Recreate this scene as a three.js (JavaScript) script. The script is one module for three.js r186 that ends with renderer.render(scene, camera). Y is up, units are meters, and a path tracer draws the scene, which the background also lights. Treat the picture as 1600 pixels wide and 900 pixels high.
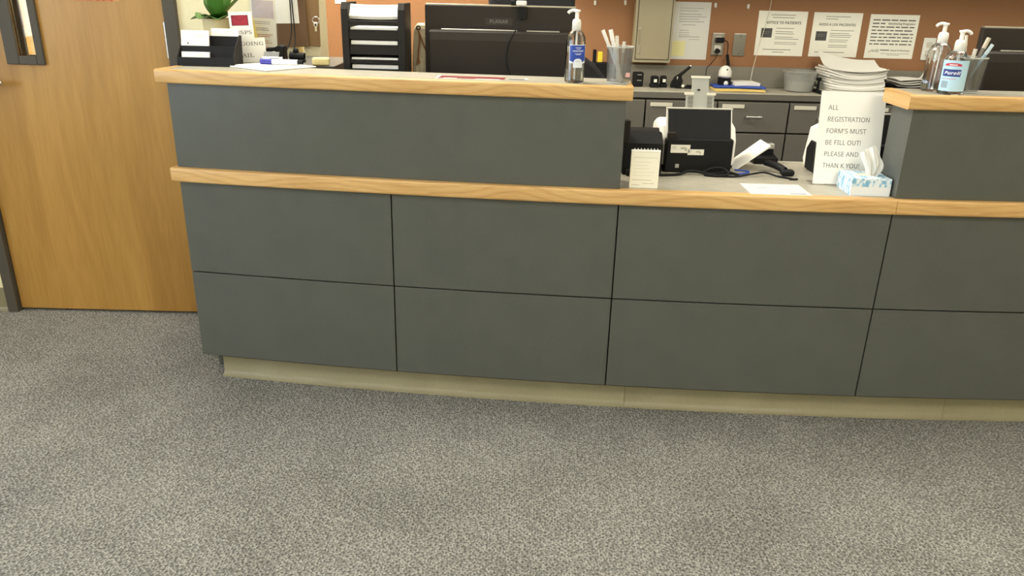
import * as THREE from 'three';
import { RoundedBoxGeometry } from 'three/addons/geometries/RoundedBoxGeometry.js';
import { mergeGeometries, toCreasedNormals } from 'three/addons/utils/BufferGeometryUtils.js';
import { RectAreaLightUniformsLib } from 'three/addons/lights/RectAreaLightUniformsLib.js';

// ---------------------------------------------------------------- camera, sky, lamps, exposure
const scene = new THREE.Scene();
const camera = new THREE.PerspectiveCamera(2 * Math.atan(450 / 1213.6) * 180 / Math.PI, 16 / 9, 0.05, 60);
camera.position.set(0, 1.2915, 0);
camera.rotation.set(-21.1743 * Math.PI / 180, 0, 1.40036 * Math.PI / 180, 'YXZ');
scene.add(camera);
const renderer = new THREE.WebGLRenderer({ antialias: true });
renderer.toneMapping = THREE.LinearToneMapping;
renderer.toneMappingExposure = 2.5;
renderer.shadowMap.enabled = true;
RectAreaLightUniformsLib.init();
scene.background = new THREE.Color().setRGB(2.3, 2.75, 3.3);           // daylight outside the window on the left
const CEILING = 2.7;
const PANELS = [                                                       // x, z, width, depth, luminance of each ceiling troffer
  [-0.75, -2.62, 1.2, 0.6, 4.8], [1.75, -2.35, 1.2, 0.6, 4.4], [-0.95, -3.45, 1.2, 0.6, 15],
  [-1.3, 0.1, 1.2, 0.6, 4], [1.5, 0.1, 1.2, 0.6, 7.2], [-1.3, 2.2, 1.2, 0.6, 5.5], [1.5, 2.2, 1.2, 0.6, 7],
];

// ---------------------------------------------------------------- helpers
let seed = 7;
const rnd = () => { seed = (seed * 1664525 + 1013904223) >>> 0; return seed / 4294967296; };
const rr = (a, b) => a + (b - a) * rnd();
const names = {};
const numbered = (n) => { const k = names[n] = (names[n] ?? -1) + 1; return k ? `${n}_${String(k).padStart(3, '0')}` : n; };
const v3 = (x, y, z) => new THREE.Vector3(x, y, z);
function clean(g) { const h = g.index ? g.toNonIndexed() : g; for (const k of Object.keys(h.attributes)) if (!['position', 'normal', 'uv'].includes(k)) h.deleteAttribute(k); return h; }
const merge = (a) => Array.isArray(a) ? (a.length === 1 ? a[0] : mergeGeometries(a.map(clean))) : a;
function mesh(name, geo, mat) { const m = new THREE.Mesh(merge(geo), mat); m.name = name; m.castShadow = m.receiveShadow = true; return m; }
function part(name, geo, mat, parent, label) { const m = mesh(name, geo, mat); parent.add(m); if (label) m.userData.label = label; return m; }
function tag(o, label, category, group) { o.userData.label = label; o.userData.category = category; if (group) o.userData.group = group; return o; }
function thing(name, label, category, pos = [0, 0, 0], turn = 0, group) { const g = new THREE.Group(); g.name = numbered(name); g.position.set(...pos); g.rotation.y = turn; scene.add(g); return tag(g, label, category, group); }
function solo(name, label, category, geo, mat, pos = [0, 0, 0], turn = 0, group) { const m = mesh(numbered(name), geo, mat); m.position.set(...pos); m.rotation.y = turn; scene.add(m); return tag(m, label, category, group); }
function struct(name, geo, mat) { const m = mesh(numbered(name), geo, mat); m.userData.kind = 'structure'; scene.add(m); return m; }
function structGroup(name) { const g = new THREE.Group(); g.name = name; g.userData.kind = 'structure'; scene.add(g); return g; }
// uv in metres from the dominant axis of each face
function metreUV(g, swap = false) {
  const h = clean(g), p = h.attributes.position, uv = new Float32Array(p.count * 2);
  const a = v3(), b = v3(), c = v3(), n = v3();
  for (let i = 0; i < p.count; i += 3) {
    a.fromBufferAttribute(p, i); b.fromBufferAttribute(p, i + 1); c.fromBufferAttribute(p, i + 2);
    n.crossVectors(b.sub(a), c.sub(a));
    const ax = Math.abs(n.x), ay = Math.abs(n.y), az = Math.abs(n.z);
    for (let k = 0; k < 3; k++) {
      const x = p.getX(i + k), y = p.getY(i + k), z = p.getZ(i + k);
      let s = ay >= ax && ay >= az ? [x, z] : ax >= az ? [z, y] : [x, y];
      if (swap) s = [s[1], s[0]];
      uv[(i + k) * 2] = s[0]; uv[(i + k) * 2 + 1] = s[1];
    }
  }
  h.setAttribute('uv', new THREE.BufferAttribute(uv, 2)); return h;
}
// box standing on y, centred on x and z
const box = (w, h, d, x = 0, y = 0, z = 0, r = 0.002) => { r = Math.min(r, w / 2.1, h / 2.1, d / 2.1); const g = r > 0 ? new RoundedBoxGeometry(w, h, d, 1, r) : new THREE.BoxGeometry(w, h, d); return metreUV(g.translate(x, y + h / 2, z)); };
const span = (x0, x1, y0, y1, z0, z1, r = 0) => box(x1 - x0, y1 - y0, z1 - z0, (x0 + x1) / 2, y0, (z0 + z1) / 2, r);
const cyl = (r0, r1, h, x = 0, y = 0, z = 0, n = 24) => new THREE.CylinderGeometry(r1, r0, h, n).translate(x, y + h / 2, z);
const lathe = (pts, n = 40) => new THREE.LatheGeometry(pts.map(([r, y]) => new THREE.Vector2(r, y)), n);
const tube = (pts, r, n = 40, m = 8) => new THREE.TubeGeometry(new THREE.CatmullRomCurve3(pts.map((p) => v3(...p))), n, r, m);
const rod = (a, b, r, m = 12) => new THREE.TubeGeometry(new THREE.LineCurve3(v3(...a), v3(...b)), 1, r, m);
function shapeOf(pts) { const s = new THREE.Shape(); pts.forEach(([x, y], i) => i ? s.lineTo(x, y) : s.moveTo(x, y)); s.closePath(); return s; }
const ext = (pts, depth, bevel = 0.002, curve = 1) => new THREE.ExtrudeGeometry(shapeOf(pts), { depth: depth - 2 * bevel, bevelEnabled: bevel > 0, bevelSize: bevel, bevelThickness: bevel, bevelSegments: 2, bevelOffset: -bevel, curveSegments: 8 * curve }).translate(0, 0, -depth / 2 + bevel);
// extrusion whose profile lies in the z-y plane and which runs along x
const extX = (pts, w, bevel = 0.002) => ext(pts.map(([z, y]) => [-z, y]), w, bevel).rotateY(Math.PI / 2);
// the reception counter follows one arc: o is the distance outwards from its front face
const ARC = 15.442, AX = 1.3594, AZ = -2.193 - 15.442;
const arcAt = (x, o = 0) => { const t = Math.asin((x - AX) / ARC); return [AX + (ARC + o) * Math.sin(t), AZ + (ARC + o) * Math.cos(t)]; };
const arcZ = (x, o = 0) => AZ + Math.sqrt((ARC + o) ** 2 - (x - AX) ** 2);
function sweep(profile, xa, xb, n = Math.max(1, Math.ceil((xb - xa) / 0.12))) {
  const P = [], U = [], m = profile.length, rings = [], len = [0];
  for (let i = 0; i < m; i++) { const a = profile[i], b = profile[(i + 1) % m]; len.push(len[i] + Math.hypot(b[0] - a[0], b[1] - a[1])); }
  for (let k = 0; k <= n; k++) { const x = xa + (xb - xa) * k / n; rings.push(profile.map(([o, y]) => { const [px, pz] = arcAt(x, o); return [px, y, pz]; })); }
  const tri = (a, b, c, ua, ub, uc) => { P.push(...a, ...b, ...c); U.push(...ua, ...ub, ...uc); };
  for (let k = 0; k < n; k++) for (let i = 0; i < m; i++) {
    const j = (i + 1) % m, u0 = xa + (xb - xa) * k / n, u1 = xa + (xb - xa) * (k + 1) / n;
    const a = rings[k][i], b = rings[k + 1][i], c = rings[k + 1][j], d = rings[k][j];
    tri(a, b, c, [u0, len[i]], [u1, len[i]], [u1, len[i + 1]]); tri(a, c, d, [u0, len[i]], [u1, len[i + 1]], [u0, len[i + 1]]);
  }
  const faces = THREE.ShapeUtils.triangulateShape(profile.map(([o, y]) => new THREE.Vector2(o, y)), []);
  for (const [a, b, c] of faces) {
    const q = (k, i) => rings[k][i], w = (i) => [profile[i][0] * 0.3 + 0.4, profile[i][1]];
    tri(q(0, a), q(0, b), q(0, c), w(a), w(b), w(c)); tri(q(n, c), q(n, b), q(n, a), w(c), w(b), w(a));
  }
  let vol = 0; const A = v3(), B = v3(), C = v3();
  for (let i = 0; i < P.length; i += 9) { A.set(P[i], P[i + 1], P[i + 2]); B.set(P[i + 3], P[i + 4], P[i + 5]); C.set(P[i + 6], P[i + 7], P[i + 8]); vol += A.dot(B.cross(C)); }
  if (vol < 0) for (let i = 0, j = 0; i < P.length; i += 9, j += 6) {
    for (let k = 0; k < 3; k++) [P[i + 3 + k], P[i + 6 + k]] = [P[i + 6 + k], P[i + 3 + k]];
    for (let k = 0; k < 2; k++) [U[j + 2 + k], U[j + 4 + k]] = [U[j + 4 + k], U[j + 2 + k]];
  }
  const g = new THREE.BufferGeometry();
  g.setAttribute('position', new THREE.Float32BufferAttribute(P, 3)); g.setAttribute('uv', new THREE.Float32BufferAttribute(U, 2));
  g.computeVertexNormals(); return toCreasedNormals(g, 0.55);
}
// rectangle profile with chamfered front edges
const rectP = (o0, o1, y0, y1, c = 0.002) => [[o0, y0], [o1 - c, y0], [o1, y0 + c], [o1, y1 - c], [o1 - c, y1], [o0, y1]];
const noseP = (o0, o1, y0, y1, r) => { const p = [[o0, y0]]; for (let i = 0; i <= 4; i++) { const a = -Math.PI / 2 + i * Math.PI / 8; p.push([o1 - r + r * Math.cos(a), y0 + r + r * Math.sin(a)]); } for (let i = 0; i <= 4; i++) { const a = i * Math.PI / 8; p.push([o1 - r + r * Math.cos(a), y1 - r + r * Math.sin(a)]); } p.push([o0, y1]); return p; };
// a sheet or slab of paper whose height is given by f(x, z)
function slab(w, d, t, f, nx = 10, nz = 6) {
  const P = [], U = [], top = (i, j) => { const x = (i / nx - 0.5) * w, z = (j / nz - 0.5) * d; return [x, f(x, z) + t, z]; }, bot = (i, j) => { const q = top(i, j); q[1] -= t; return q; };
  const quad = (a, b, c, e, ua, ub, uc, ue) => { P.push(...a, ...b, ...c, ...a, ...c, ...e); U.push(...ua, ...ub, ...uc, ...ua, ...uc, ...ue); };
  const uv = (i, j) => [i / nx, 1 - j / nz];
  for (let i = 0; i < nx; i++) for (let j = 0; j < nz; j++) {
    quad(top(i, j), top(i, j + 1), top(i + 1, j + 1), top(i + 1, j), uv(i, j), uv(i, j + 1), uv(i + 1, j + 1), uv(i + 1, j));
    quad(bot(i, j), bot(i + 1, j), bot(i + 1, j + 1), bot(i, j + 1), [0, 0], [0, 0], [0, 0], [0, 0]);
  }
  const z0 = [0.003, 0.003];
  for (let i = 0; i < nx; i++) { quad(bot(i, nz), bot(i + 1, nz), top(i + 1, nz), top(i, nz), z0, z0, z0, z0); quad(bot(i + 1, 0), bot(i, 0), top(i, 0), top(i + 1, 0), z0, z0, z0, z0); }
  for (let j = 0; j < nz; j++) { quad(bot(0, j), bot(0, j + 1), top(0, j + 1), top(0, j), z0, z0, z0, z0); quad(bot(nx, j + 1), bot(nx, j), top(nx, j), top(nx, j + 1), z0, z0, z0, z0); }
  const g = new THREE.BufferGeometry(); g.setAttribute('position', new THREE.Float32BufferAttribute(P, 3)); g.setAttribute('uv', new THREE.Float32BufferAttribute(U, 2)); g.computeVertexNormals(); return toCreasedNormals(g, 0.5);
}
// upright card: front (+z) face carries the print, all other faces the paper's corner colour
function card(w, h, t = 0.0012) {
  const g = new THREE.BoxGeometry(w, h, t).translate(0, h / 2, 0), uv = g.attributes.uv;
  for (let i = 0; i < uv.count; i++) if (i < 16 || i >= 20) uv.setXY(i, 0.004, 0.004);
  return g;
}

// ---------------------------------------------------------------- textures
const hash = (x, y, s) => { let h = (x * 374761393 + y * 668265263 + s * 2147483647) | 0; h = Math.imul(h ^ (h >>> 13), 1274126177); return ((h ^ (h >>> 16)) >>> 0) / 4294967296; };
function vnoise(x, y, px, py, s) {                                      // tiles with periods px, py
  const xi = Math.floor(x), yi = Math.floor(y), fx = x - xi, fy = y - yi, sx = fx * fx * (3 - 2 * fx), sy = fy * fy * (3 - 2 * fy);
  const m = (a, n) => ((a % n) + n) % n, a = hash(m(xi, px), m(yi, py), s), b = hash(m(xi + 1, px), m(yi, py), s), c = hash(m(xi, px), m(yi + 1, py), s), d = hash(m(xi + 1, px), m(yi + 1, py), s);
  return a + (b - a) * sx + (c - a) * sy + (a - b - c + d) * sx * sy;
}
function dataTex(w, h, fn, srgb, rx = 1, ry = 1) {
  const d = new Uint8Array(w * h * 4);
  for (let y = 0; y < h; y++) for (let x = 0; x < w; x++) { const c = fn(x / w, y / h, x, y), i = (y * w + x) * 4; d[i] = c[0]; d[i + 1] = c[1]; d[i + 2] = c[2]; d[i + 3] = 255; }
  const t = new THREE.DataTexture(d, w, h); t.wrapS = t.wrapT = THREE.RepeatWrapping; t.magFilter = THREE.LinearFilter; t.minFilter = THREE.LinearMipmapLinearFilter; t.generateMipmaps = true;
  if (srgb) t.colorSpace = THREE.SRGBColorSpace; t.repeat.set(rx, ry); t.needsUpdate = true; return t;
}
const mix3 = (a, b, t) => [a[0] + (b[0] - a[0]) * t, a[1] + (b[1] - a[1]) * t, a[2] + (b[2] - a[2]) * t];
const clamp = (x) => Math.max(0, Math.min(1, x));
function canvasTex(w, h, draw, bg = '#f4f2ea') {
  const c = document.createElement('canvas'); c.width = w; c.height = h; const g = c.getContext('2d'); g.fillStyle = bg; g.fillRect(0, 0, w, h); draw(g, w, h);
  const t = new THREE.CanvasTexture(c); t.colorSpace = THREE.SRGBColorSpace; t.anisotropy = 8; return t;
}
const std = (o) => new THREE.MeshStandardMaterial(o);
const phys = (o) => new THREE.MeshPhysicalMaterial(o);
const flat = (color, roughness = 0.6, metalness = 0) => std({ color, roughness, metalness });
const printed = (w, h, draw, bg, roughness = 0.75) => std({ map: canvasTex(w, h, draw, bg), roughness });

// oak edging: grain runs along u (metres), one tile is 1.6 m by 0.2 m
const oakTex = dataTex(1024, 256, (u, v) => {
  const warp = (vnoise(u * 6, v * 3, 6, 3, 1) - 0.5) * 2.6 + (vnoise(u * 14, v * 5, 14, 5, 2) - 0.5) * 0.9;
  const ring = 0.5 + 0.5 * Math.sin((v * 9 + warp) * 6.283);
  const fine = vnoise(u * 60, v * 200, 60, 200, 3), blot = vnoise(u * 10, v * 2, 10, 2, 4);
  const t = clamp(0.25 * ring ** 3 + 0.35 * fine + 0.4 * blot - 0.12);
  return mix3([224, 186, 126], [174, 128, 72], t);
}, true, 1 / 1.6, 1 / 0.2);
// maple door veneer: grain runs along v, one tile is 1.0 m by 2.2 m
const veneerTex = dataTex(512, 1024, (u, v) => {
  const warp = (vnoise(u * 3, v * 3, 3, 3, 11) - 0.5) * 0.12;
  const band = vnoise((u + warp) * 9, v * 2, 9, 2, 12), stripe = vnoise((u + warp) * 40, v * 5, 40, 5, 13), fine = vnoise(u * 160, v * 30, 160, 30, 14);
  return mix3([186, 142, 72], [144, 102, 41], clamp(0.6 * band + 0.28 * stripe + 0.22 * fine - 0.12));
}, true, 1 / 1.0, 1 / 2.2);
// loop carpet: one tile is 2.0 m; slanted loops about 7 mm long
const CN = 2048, carpetH = new Float32Array(CN * CN), carpetT = new Float32Array(CN * CN);
{
  const G = 300;                                            // jittered cells of about 6.7 mm, each one slanted loop of yarn
  const cx = new Float32Array(G * G), cy = new Float32Array(G * G), ca = new Float32Array(G * G), sa = new Float32Array(G * G), ct = new Float32Array(G * G);
  for (let j = 0; j < G; j++) for (let i = 0; i < G; i++) { const k = j * G + i, a = (((i + j) & 1) ? 0.75 : -0.75) + (hash(i, j, 21) - 0.5) * 1.1; cx[k] = 0.5 + (hash(i, j, 22) - 0.5) * 0.7; cy[k] = 0.5 + (hash(i, j, 23) - 0.5) * 0.7; ca[k] = Math.cos(a); sa[k] = Math.sin(a); ct[k] = hash(i, j, 24); }
  for (let y = 0; y < CN; y++) for (let x = 0; x < CN; x++) {
    const u = x / CN * G, v = y / CN * G, iu = Math.floor(u), iv = Math.floor(v); let best = 9, tone = 0;
    for (let b = -1; b <= 1; b++) for (let a = -1; a <= 1; a++) {
      const gi = iu + a, gj = iv + b, k = ((gj + G) % G) * G + (gi + G) % G, dx = u - gi - cx[k], dy = v - gj - cy[k];
      const p = dx * ca[k] + dy * sa[k], q = dy * ca[k] - dx * sa[k], d = p * p * 0.7 + q * q * 2.2; if (d < best) { best = d; tone = ct[k]; }
    }
    carpetH[y * CN + x] = clamp(1.05 - 1.7 * best); carpetT[y * CN + x] = tone;
  }
}
const carpetTex = dataTex(CN, CN, (u, v, x, y) => {
  const h = carpetH[y * CN + x], t = carpetT[y * CN + x], big = vnoise(u * 7, v * 7, 7, 7, 24) * 0.6 + vnoise(u * 23, v * 23, 23, 23, 25) * 0.4;
  const k = clamp(0.16 + 0.5 * h * (0.45 + 0.7 * t) + 0.16 * (big - 0.5) + 0.08 * (hash(x, y, 26) - 0.5));
  return mix3([63, 62, 59], [214, 211, 202], k);
}, true, 0.5, 0.5);
const carpetBump = dataTex(1024, 1024, (u, v, x, y) => { const h = carpetH[y * 2 * CN + x * 2] * (0.6 + 0.4 * carpetT[y * 2 * CN + x * 2]) * 255; return [h, h, h]; }, false, 0.5, 0.5);
// laminate and paint: very fine speckle
const laminateTex = dataTex(512, 512, (u, v, x, y) => { const k = 0.5 * hash(x >> 1, y >> 1, 31) + 0.5 * vnoise(u * 12, v * 12, 12, 12, 32); return mix3([79, 81, 76], [88, 90, 84], k); }, true, 2, 2);
const worktopTex = dataTex(512, 512, (u, v, x, y) => { const k = 0.5 * hash(x >> 1, y >> 1, 33) + 0.5 * vnoise(u * 30, v * 30, 30, 30, 34); return mix3([152, 147, 134], [174, 169, 155], k); }, true, 2, 2);
const baseTex = dataTex(512, 128, (u, v, x, y) => mix3([134, 127, 99], [147, 139, 110], 0.5 * vnoise(u * 20, v * 3, 20, 3, 35) + 0.5 * hash(x >> 1, y >> 1, 36)), true, 1, 4);
const wallBump = dataTex(256, 256, (u, v) => { const k = (0.6 * vnoise(u * 60, v * 60, 60, 60, 41) + 0.4 * vnoise(u * 120, v * 120, 120, 120, 42)) * 255; return [k, k, k]; }, false, 2, 2);
const meshHoles = dataTex(32, 32, (u, v) => { const k = (u < 0.3 || v < 0.3) ? 255 : 0; return [k, k, k]; }, false, 70, 34);

// ---------------------------------------------------------------- materials
const M = {
  laminate: std({ map: laminateTex, roughness: 0.36 }),
  oak: std({ map: oakTex, roughness: 0.38 }),
  veneer: std({ map: veneerTex, roughness: 0.4 }),
  carpet: std({ map: carpetTex, bumpMap: carpetBump, bumpScale: 0.004, roughness: 0.95 }),
  worktop: std({ map: worktopTex, roughness: 0.4 }),
  vinylBase: std({ map: baseTex, roughness: 0.45 }),
  orange: std({ color: '#996d4a', bumpMap: wallBump, bumpScale: 0.0006, roughness: 0.7 }),
  cream: std({ color: '#e9dfb9', bumpMap: wallBump, bumpScale: 0.0006, roughness: 0.75 }),
  white: flat('#e8e6df', 0.8),
  frame: flat('#4a443a', 0.65),
  carcass: flat('#1b1b1a', 0.8),
  cabinet: std({ color: '#696660', roughness: 0.5 }),
  splash: std({ color: '#827e73', roughness: 0.5 }),
  steel: flat('#c9c7c2', 0.3, 1),
  chrome: flat('#e6e6e6', 0.12, 1),
  black: phys({ color: '#151517', roughness: 0.6, specularIntensity: 0.45 }),
  softBlack: flat('#232225', 0.85),
  monitor: phys({ color: '#2b2521', roughness: 0.5, specularIntensity: 0.6 }),
  darkPlastic: phys({ color: '#221f1d', roughness: 0.6, specularIntensity: 0.5 }),
  paper: flat('#f3f1ea', 0.85),
  whitePlastic: flat('#efeee9', 0.35),
  greyPlastic: flat('#a9aaa4', 0.5),
  beigeSteel: flat('#a89f86', 0.45),
  pale: flat('#d8d4c4', 0.5),
  glass: phys({ color: '#ffffff', roughness: 0.02, transmission: 1, thickness: 0, ior: 1.5 }),
  gel: phys({ color: '#fbfdff', roughness: 0.04, transmission: 1, thickness: 0.01, ior: 1.42 }),
  acrylic: phys({ color: '#ffffff', roughness: 0.05, transmission: 1, thickness: 0, ior: 1.49 }),
  tub: phys({ color: '#e0e1df', roughness: 0.3, transmission: 0.8, thickness: 0 }),
  meshMetal: std({ color: '#85888a', roughness: 0.4, metalness: 0.8, alphaMap: meshHoles, transparent: true, side: THREE.DoubleSide }),
  blue: flat('#2f4fb0', 0.55),
  yellowFolder: flat('#e5c878', 0.7),
  leaf: phys({ color: '#4b7a30', roughness: 0.4, transmission: 0.12, thickness: 0, side: THREE.DoubleSide }),
  pot: flat('#dccb9c', 0.6),
  leather: flat('#7a4a26', 0.6),
  tissue: phys({ color: '#f7f6f2', roughness: 0.95, transmission: 0.3, thickness: 0, side: THREE.DoubleSide }),
};

// ---------------------------------------------------------------- the room
const BACK = -4.1, DOORW = -2.94, XL = -3.3, XR = 4.2, ZF = 3.2;
struct('floor', span(XL - 0.1, XR + 0.1, -0.1, 0, BACK - 0.1, ZF + 0.1), M.carpet);
struct('ceiling', span(XL - 0.1, XR + 0.1, CEILING, CEILING + 0.1, BACK - 0.1, ZF + 0.1), M.white);
struct('wall_back', span(-1.0, XR + 0.1, 0, CEILING, BACK - 0.1, BACK), M.orange);
struct('wall_corridor', span(XL - 0.1, -1.0, 0, CEILING, BACK - 0.1, BACK), M.cream);
struct('wall_right', span(XR, XR + 0.1, 0, CEILING, BACK, ZF), M.cream);
struct('wall_front', span(XL - 0.1, XR + 0.1, 0, CEILING, ZF, ZF + 0.1), M.cream);
const WZ0 = -1.8, WZ1 = 1.4, WY0 = 0.85, WY1 = 2.25;
struct('wall_left', [span(XL - 0.1, XL, 0, WY0, BACK, ZF), span(XL - 0.1, XL, WY1, CEILING, BACK, ZF), span(XL - 0.1, XL, WY0, WY1, BACK, WZ0), span(XL - 0.1, XL, WY0, WY1, WZ1, ZF)], M.cream);
{ const w = structGroup('window_1'); part('window_frame', [span(XL - 0.08, XL - 0.02, WY0, WY0 + 0.05, WZ0, WZ1), span(XL - 0.08, XL - 0.02, WY1 - 0.05, WY1, WZ0, WZ1), span(XL - 0.08, XL - 0.02, WY0 + 0.05, WY1 - 0.05, WZ0, WZ0 + 0.05), span(XL - 0.08, XL - 0.02, WY0 + 0.05, WY1 - 0.05, WZ1 - 0.05, WZ1), span(XL - 0.08, XL - 0.02, WY0 + 0.05, WY1 - 0.05, -0.225, -0.175)], M.frame, w);
  for (const [a, b] of [[WZ0 + 0.05, -0.225], [-0.175, WZ1 - 0.05]]) part('pane', span(XL - 0.054, XL - 0.05, WY0 + 0.05, WY1 - 0.05, a, b), M.glass, w); }
// partition with the wooden door
const DX0 = -2.024, DX1 = -1.268, DH = 2.04;
struct('wall_partition', [span(XL, DX0 - 0.042, 0, CEILING, DOORW - 0.12, DOORW), span(DX0 - 0.042, DX1 + 0.047, DH + 0.045, CEILING, DOORW - 0.12, DOORW), span(DX1 + 0.047, -0.81, 0, CEILING, DOORW - 0.12, DOORW)], M.cream);
struct('wall_post', span(-0.778, -0.715, 0, CEILING, DOORW - 0.12, DOORW, 0.004), M.cream);
struct('trim_1', [span(DX0 - 0.042, DX0, 0, DH, DOORW - 0.14, DOORW + 0.018, 0.003), span(DX1, DX1 + 0.047, 0, DH, DOORW - 0.14, DOORW + 0.018, 0.003), span(DX0 - 0.042, DX1 + 0.047, DH, DH + 0.045, DOORW - 0.14, DOORW + 0.018, 0.003)], M.frame);
struct('baseboard_left', extX([[0, 0], [0.012, 0], [0.01, 0.008], [0.005, 0.016], [0.005, 0.098], [0, 0.1]].map(([z, y]) => [z, y]), DX0 - 0.042 - XL, 0).translate((XL + DX0 - 0.042) / 2, 0, DOORW), M.vinylBase);
struct('trim_2', span(-2.53, -2.47, 0, 2.1, BACK, BACK + 0.03, 0.003), M.oak);
{
  const d = structGroup('door_1'), z0 = DOORW - 0.05, z1 = DOORW - 0.006, lx0 = -1.86, lx1 = -1.738, ly0 = 0.996, ly1 = 1.78;
  const c = 0.012;
  d.userData.label = 'wooden door with narrow glass lite and lever handle';
  part('slab', [span(DX0 + 0.003, lx0 + c, 0.012, DH - 0.004, z0, z1), span(lx1 - c, DX1 - 0.003, 0.012, DH - 0.004, z0, z1), span(lx0 + c, lx1 - c, 0.012, ly0 + c, z0, z1), span(lx0 + c, lx1 - c, ly1 - c, DH - 0.004, z0, z1)], M.veneer, d);
  const bars = (za, zb) => [span(-1.869, -1.823, 0.986, 1.8, za, zb, 0.003), span(-1.757, -1.730, 0.986, 1.8, za, zb, 0.003), span(-1.823, -1.757, 0.986, 1.016, za, zb, 0.003), span(-1.823, -1.757, 1.77, 1.8, za, zb, 0.003)];
  part('lite_frame', [...bars(z1, z1 + 0.014), ...bars(z0 - 0.014, z0)], M.frame, d);
  part('pane', span(-1.83, -1.75, 1.0, 1.78, (z0 + z1) / 2 - 0.003, (z0 + z1) / 2 + 0.003), M.glass, d);
  const hd = part('lever_handle', [rod([-1.965, 0.922, z1 + 0.052], [-1.885, 0.922, z1 + 0.052], 0.009), new THREE.SphereGeometry(0.009, 12, 8).translate(-1.885, 0.922, z1 + 0.052)], M.steel, d, 'satin steel lever');
  part('rose', cyl(0.026, 0.026, 0.01).rotateX(Math.PI / 2).translate(-1.965, 0.922, z1), M.steel, hd);
  part('spindle', rod([-1.965, 0.922, z1], [-1.965, 0.922, z1 + 0.056], 0.008), M.steel, hd);
  for (const y of [1.084, 1.85, 0.22]) part('hinge', [0, 1, 2, 3, 4].map((k) => cyl(0.007, 0.007, 0.0235, DX1 - 0.004, y - 0.0625 + k * 0.025, z1 + 0.007, 12)), M.steel, d);
  const t = printed(512, 64, (g, w, h) => { g.fillStyle = '#b9502f'; let x = 6; for (const n of [52, 18, 66, 40, 74, 22, 60, 48, 30, 44]) { g.fillRect(x, 18, n - 12, 44); x += n; } }, '#c39356');
  part('red_lettering', card(0.185, 0.03, 0.0006).translate(-1.52, 1.211, z1 + 0.0004), t, d, 'strip of red lettering');
}

// ---------------------------------------------------------------- ceiling lights (all above the frame)
PANELS.forEach(([x, z, w, d, L], i) => {
  const t = thing('ceiling_light', ['troffer light above the left end of the reception counter', 'troffer light above the back counter at the right', 'troffer light close to the orange wall, behind the partition', 'troffer light over the waiting area, left of the viewer', 'troffer light over the waiting area, right of the viewer', 'rearmost left troffer light over the waiting area', 'rearmost right troffer light over the waiting area'][i], 'ceiling light', [x, CEILING - 0.03, z]);
  part('housing', [span(-w / 2 - 0.03, w / 2 + 0.03, 0.006, 0.03, -d / 2 - 0.03, d / 2 + 0.03), span(-w / 2 - 0.03, -w / 2, 0, 0.006, -d / 2 - 0.03, d / 2 + 0.03), span(w / 2, w / 2 + 0.03, 0, 0.006, -d / 2 - 0.03, d / 2 + 0.03)], M.white, t);
  part('diffuser', span(-w / 2, w / 2, 0.001, 0.006, -d / 2, d / 2), std({ color: '#ffffff', emissive: '#fff8e6', emissiveIntensity: 1.0 }), t);
  const l = new THREE.RectAreaLight(new THREE.Color().setRGB(1, 0.955, 0.82), L, w, d); l.name = 'panel_glow'; l.position.set(0, -0.004, 0); l.rotation.x = -Math.PI / 2; t.add(l);
});

// ---------------------------------------------------------------- reception counter
const SEAMS = [-1.0485, -0.3731, 0.3086, 1.1016, 1.86, 2.6, 3.3];
{
  const c = thing('reception_counter', 'long curved reception counter base clad in grey laminate panels', 'counter');
  part('carcass', sweep(rectP(-0.10, -0.018, 0.09, 0.7, 0), -1.044, 3.3), M.carcass, c);
  part('end_panel', span(-1.046, -1.022, 0, 0.7, -2.9, -2.5), M.laminate, c);
  part('toe_recess', sweep(rectP(-0.10, -0.056, 0, 0.092, 0), -1.005, 3.3), M.carcass, c);
  for (let k = 0; k + 1 < SEAMS.length; k++) for (const [y0, y1] of [[0.402, 0.7], [0.1, 0.398]]) part('panel', sweep(rectP(-0.018, 0, y0, y1, 0.0015), SEAMS[k] + (k ? 0.0022 : 0), SEAMS[k + 1] - 0.0022), M.laminate, c);
  for (const [a, b] of [[-1.007, 0.3775], [0.3785, 1.4225], [1.4235, 3.3]]) part('toe_base', sweep([[-0.056, 0.001], [-0.036, 0.001], [-0.037, 0.006], [-0.045, 0.012], [-0.05, 0.02], [-0.051, 0.099], [-0.056, 0.1]], a, b), M.vinylBase, c, 'beige vinyl base strip');
  c.userData.label = 'long curved reception counter base clad in grey laminate panels';
}
{
  const t = thing('worktop', 'low grey worktop of the reception counter with oak front edge', 'worktop');
  part('laminate_top', sweep(rectP(-0.50, -0.012, 0.708, 0.746, 0), -1.02, 3.3), M.worktop, t);
  for (const [a, b] of [[-1.063, 1.0995], [1.1005, 3.3]]) part('oak_edge', sweep(noseP(-0.012, 0.021, 0.703, 0.747, 0.006), a, b), M.oak, t);
  for (const x of [-0.39, 1.4, 3.27]) part('support_panel', sweep(rectP(-0.5, -0.105, 0, 0.708, 0), x, x + 0.03, 1), M.carcass, t);
}
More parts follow.
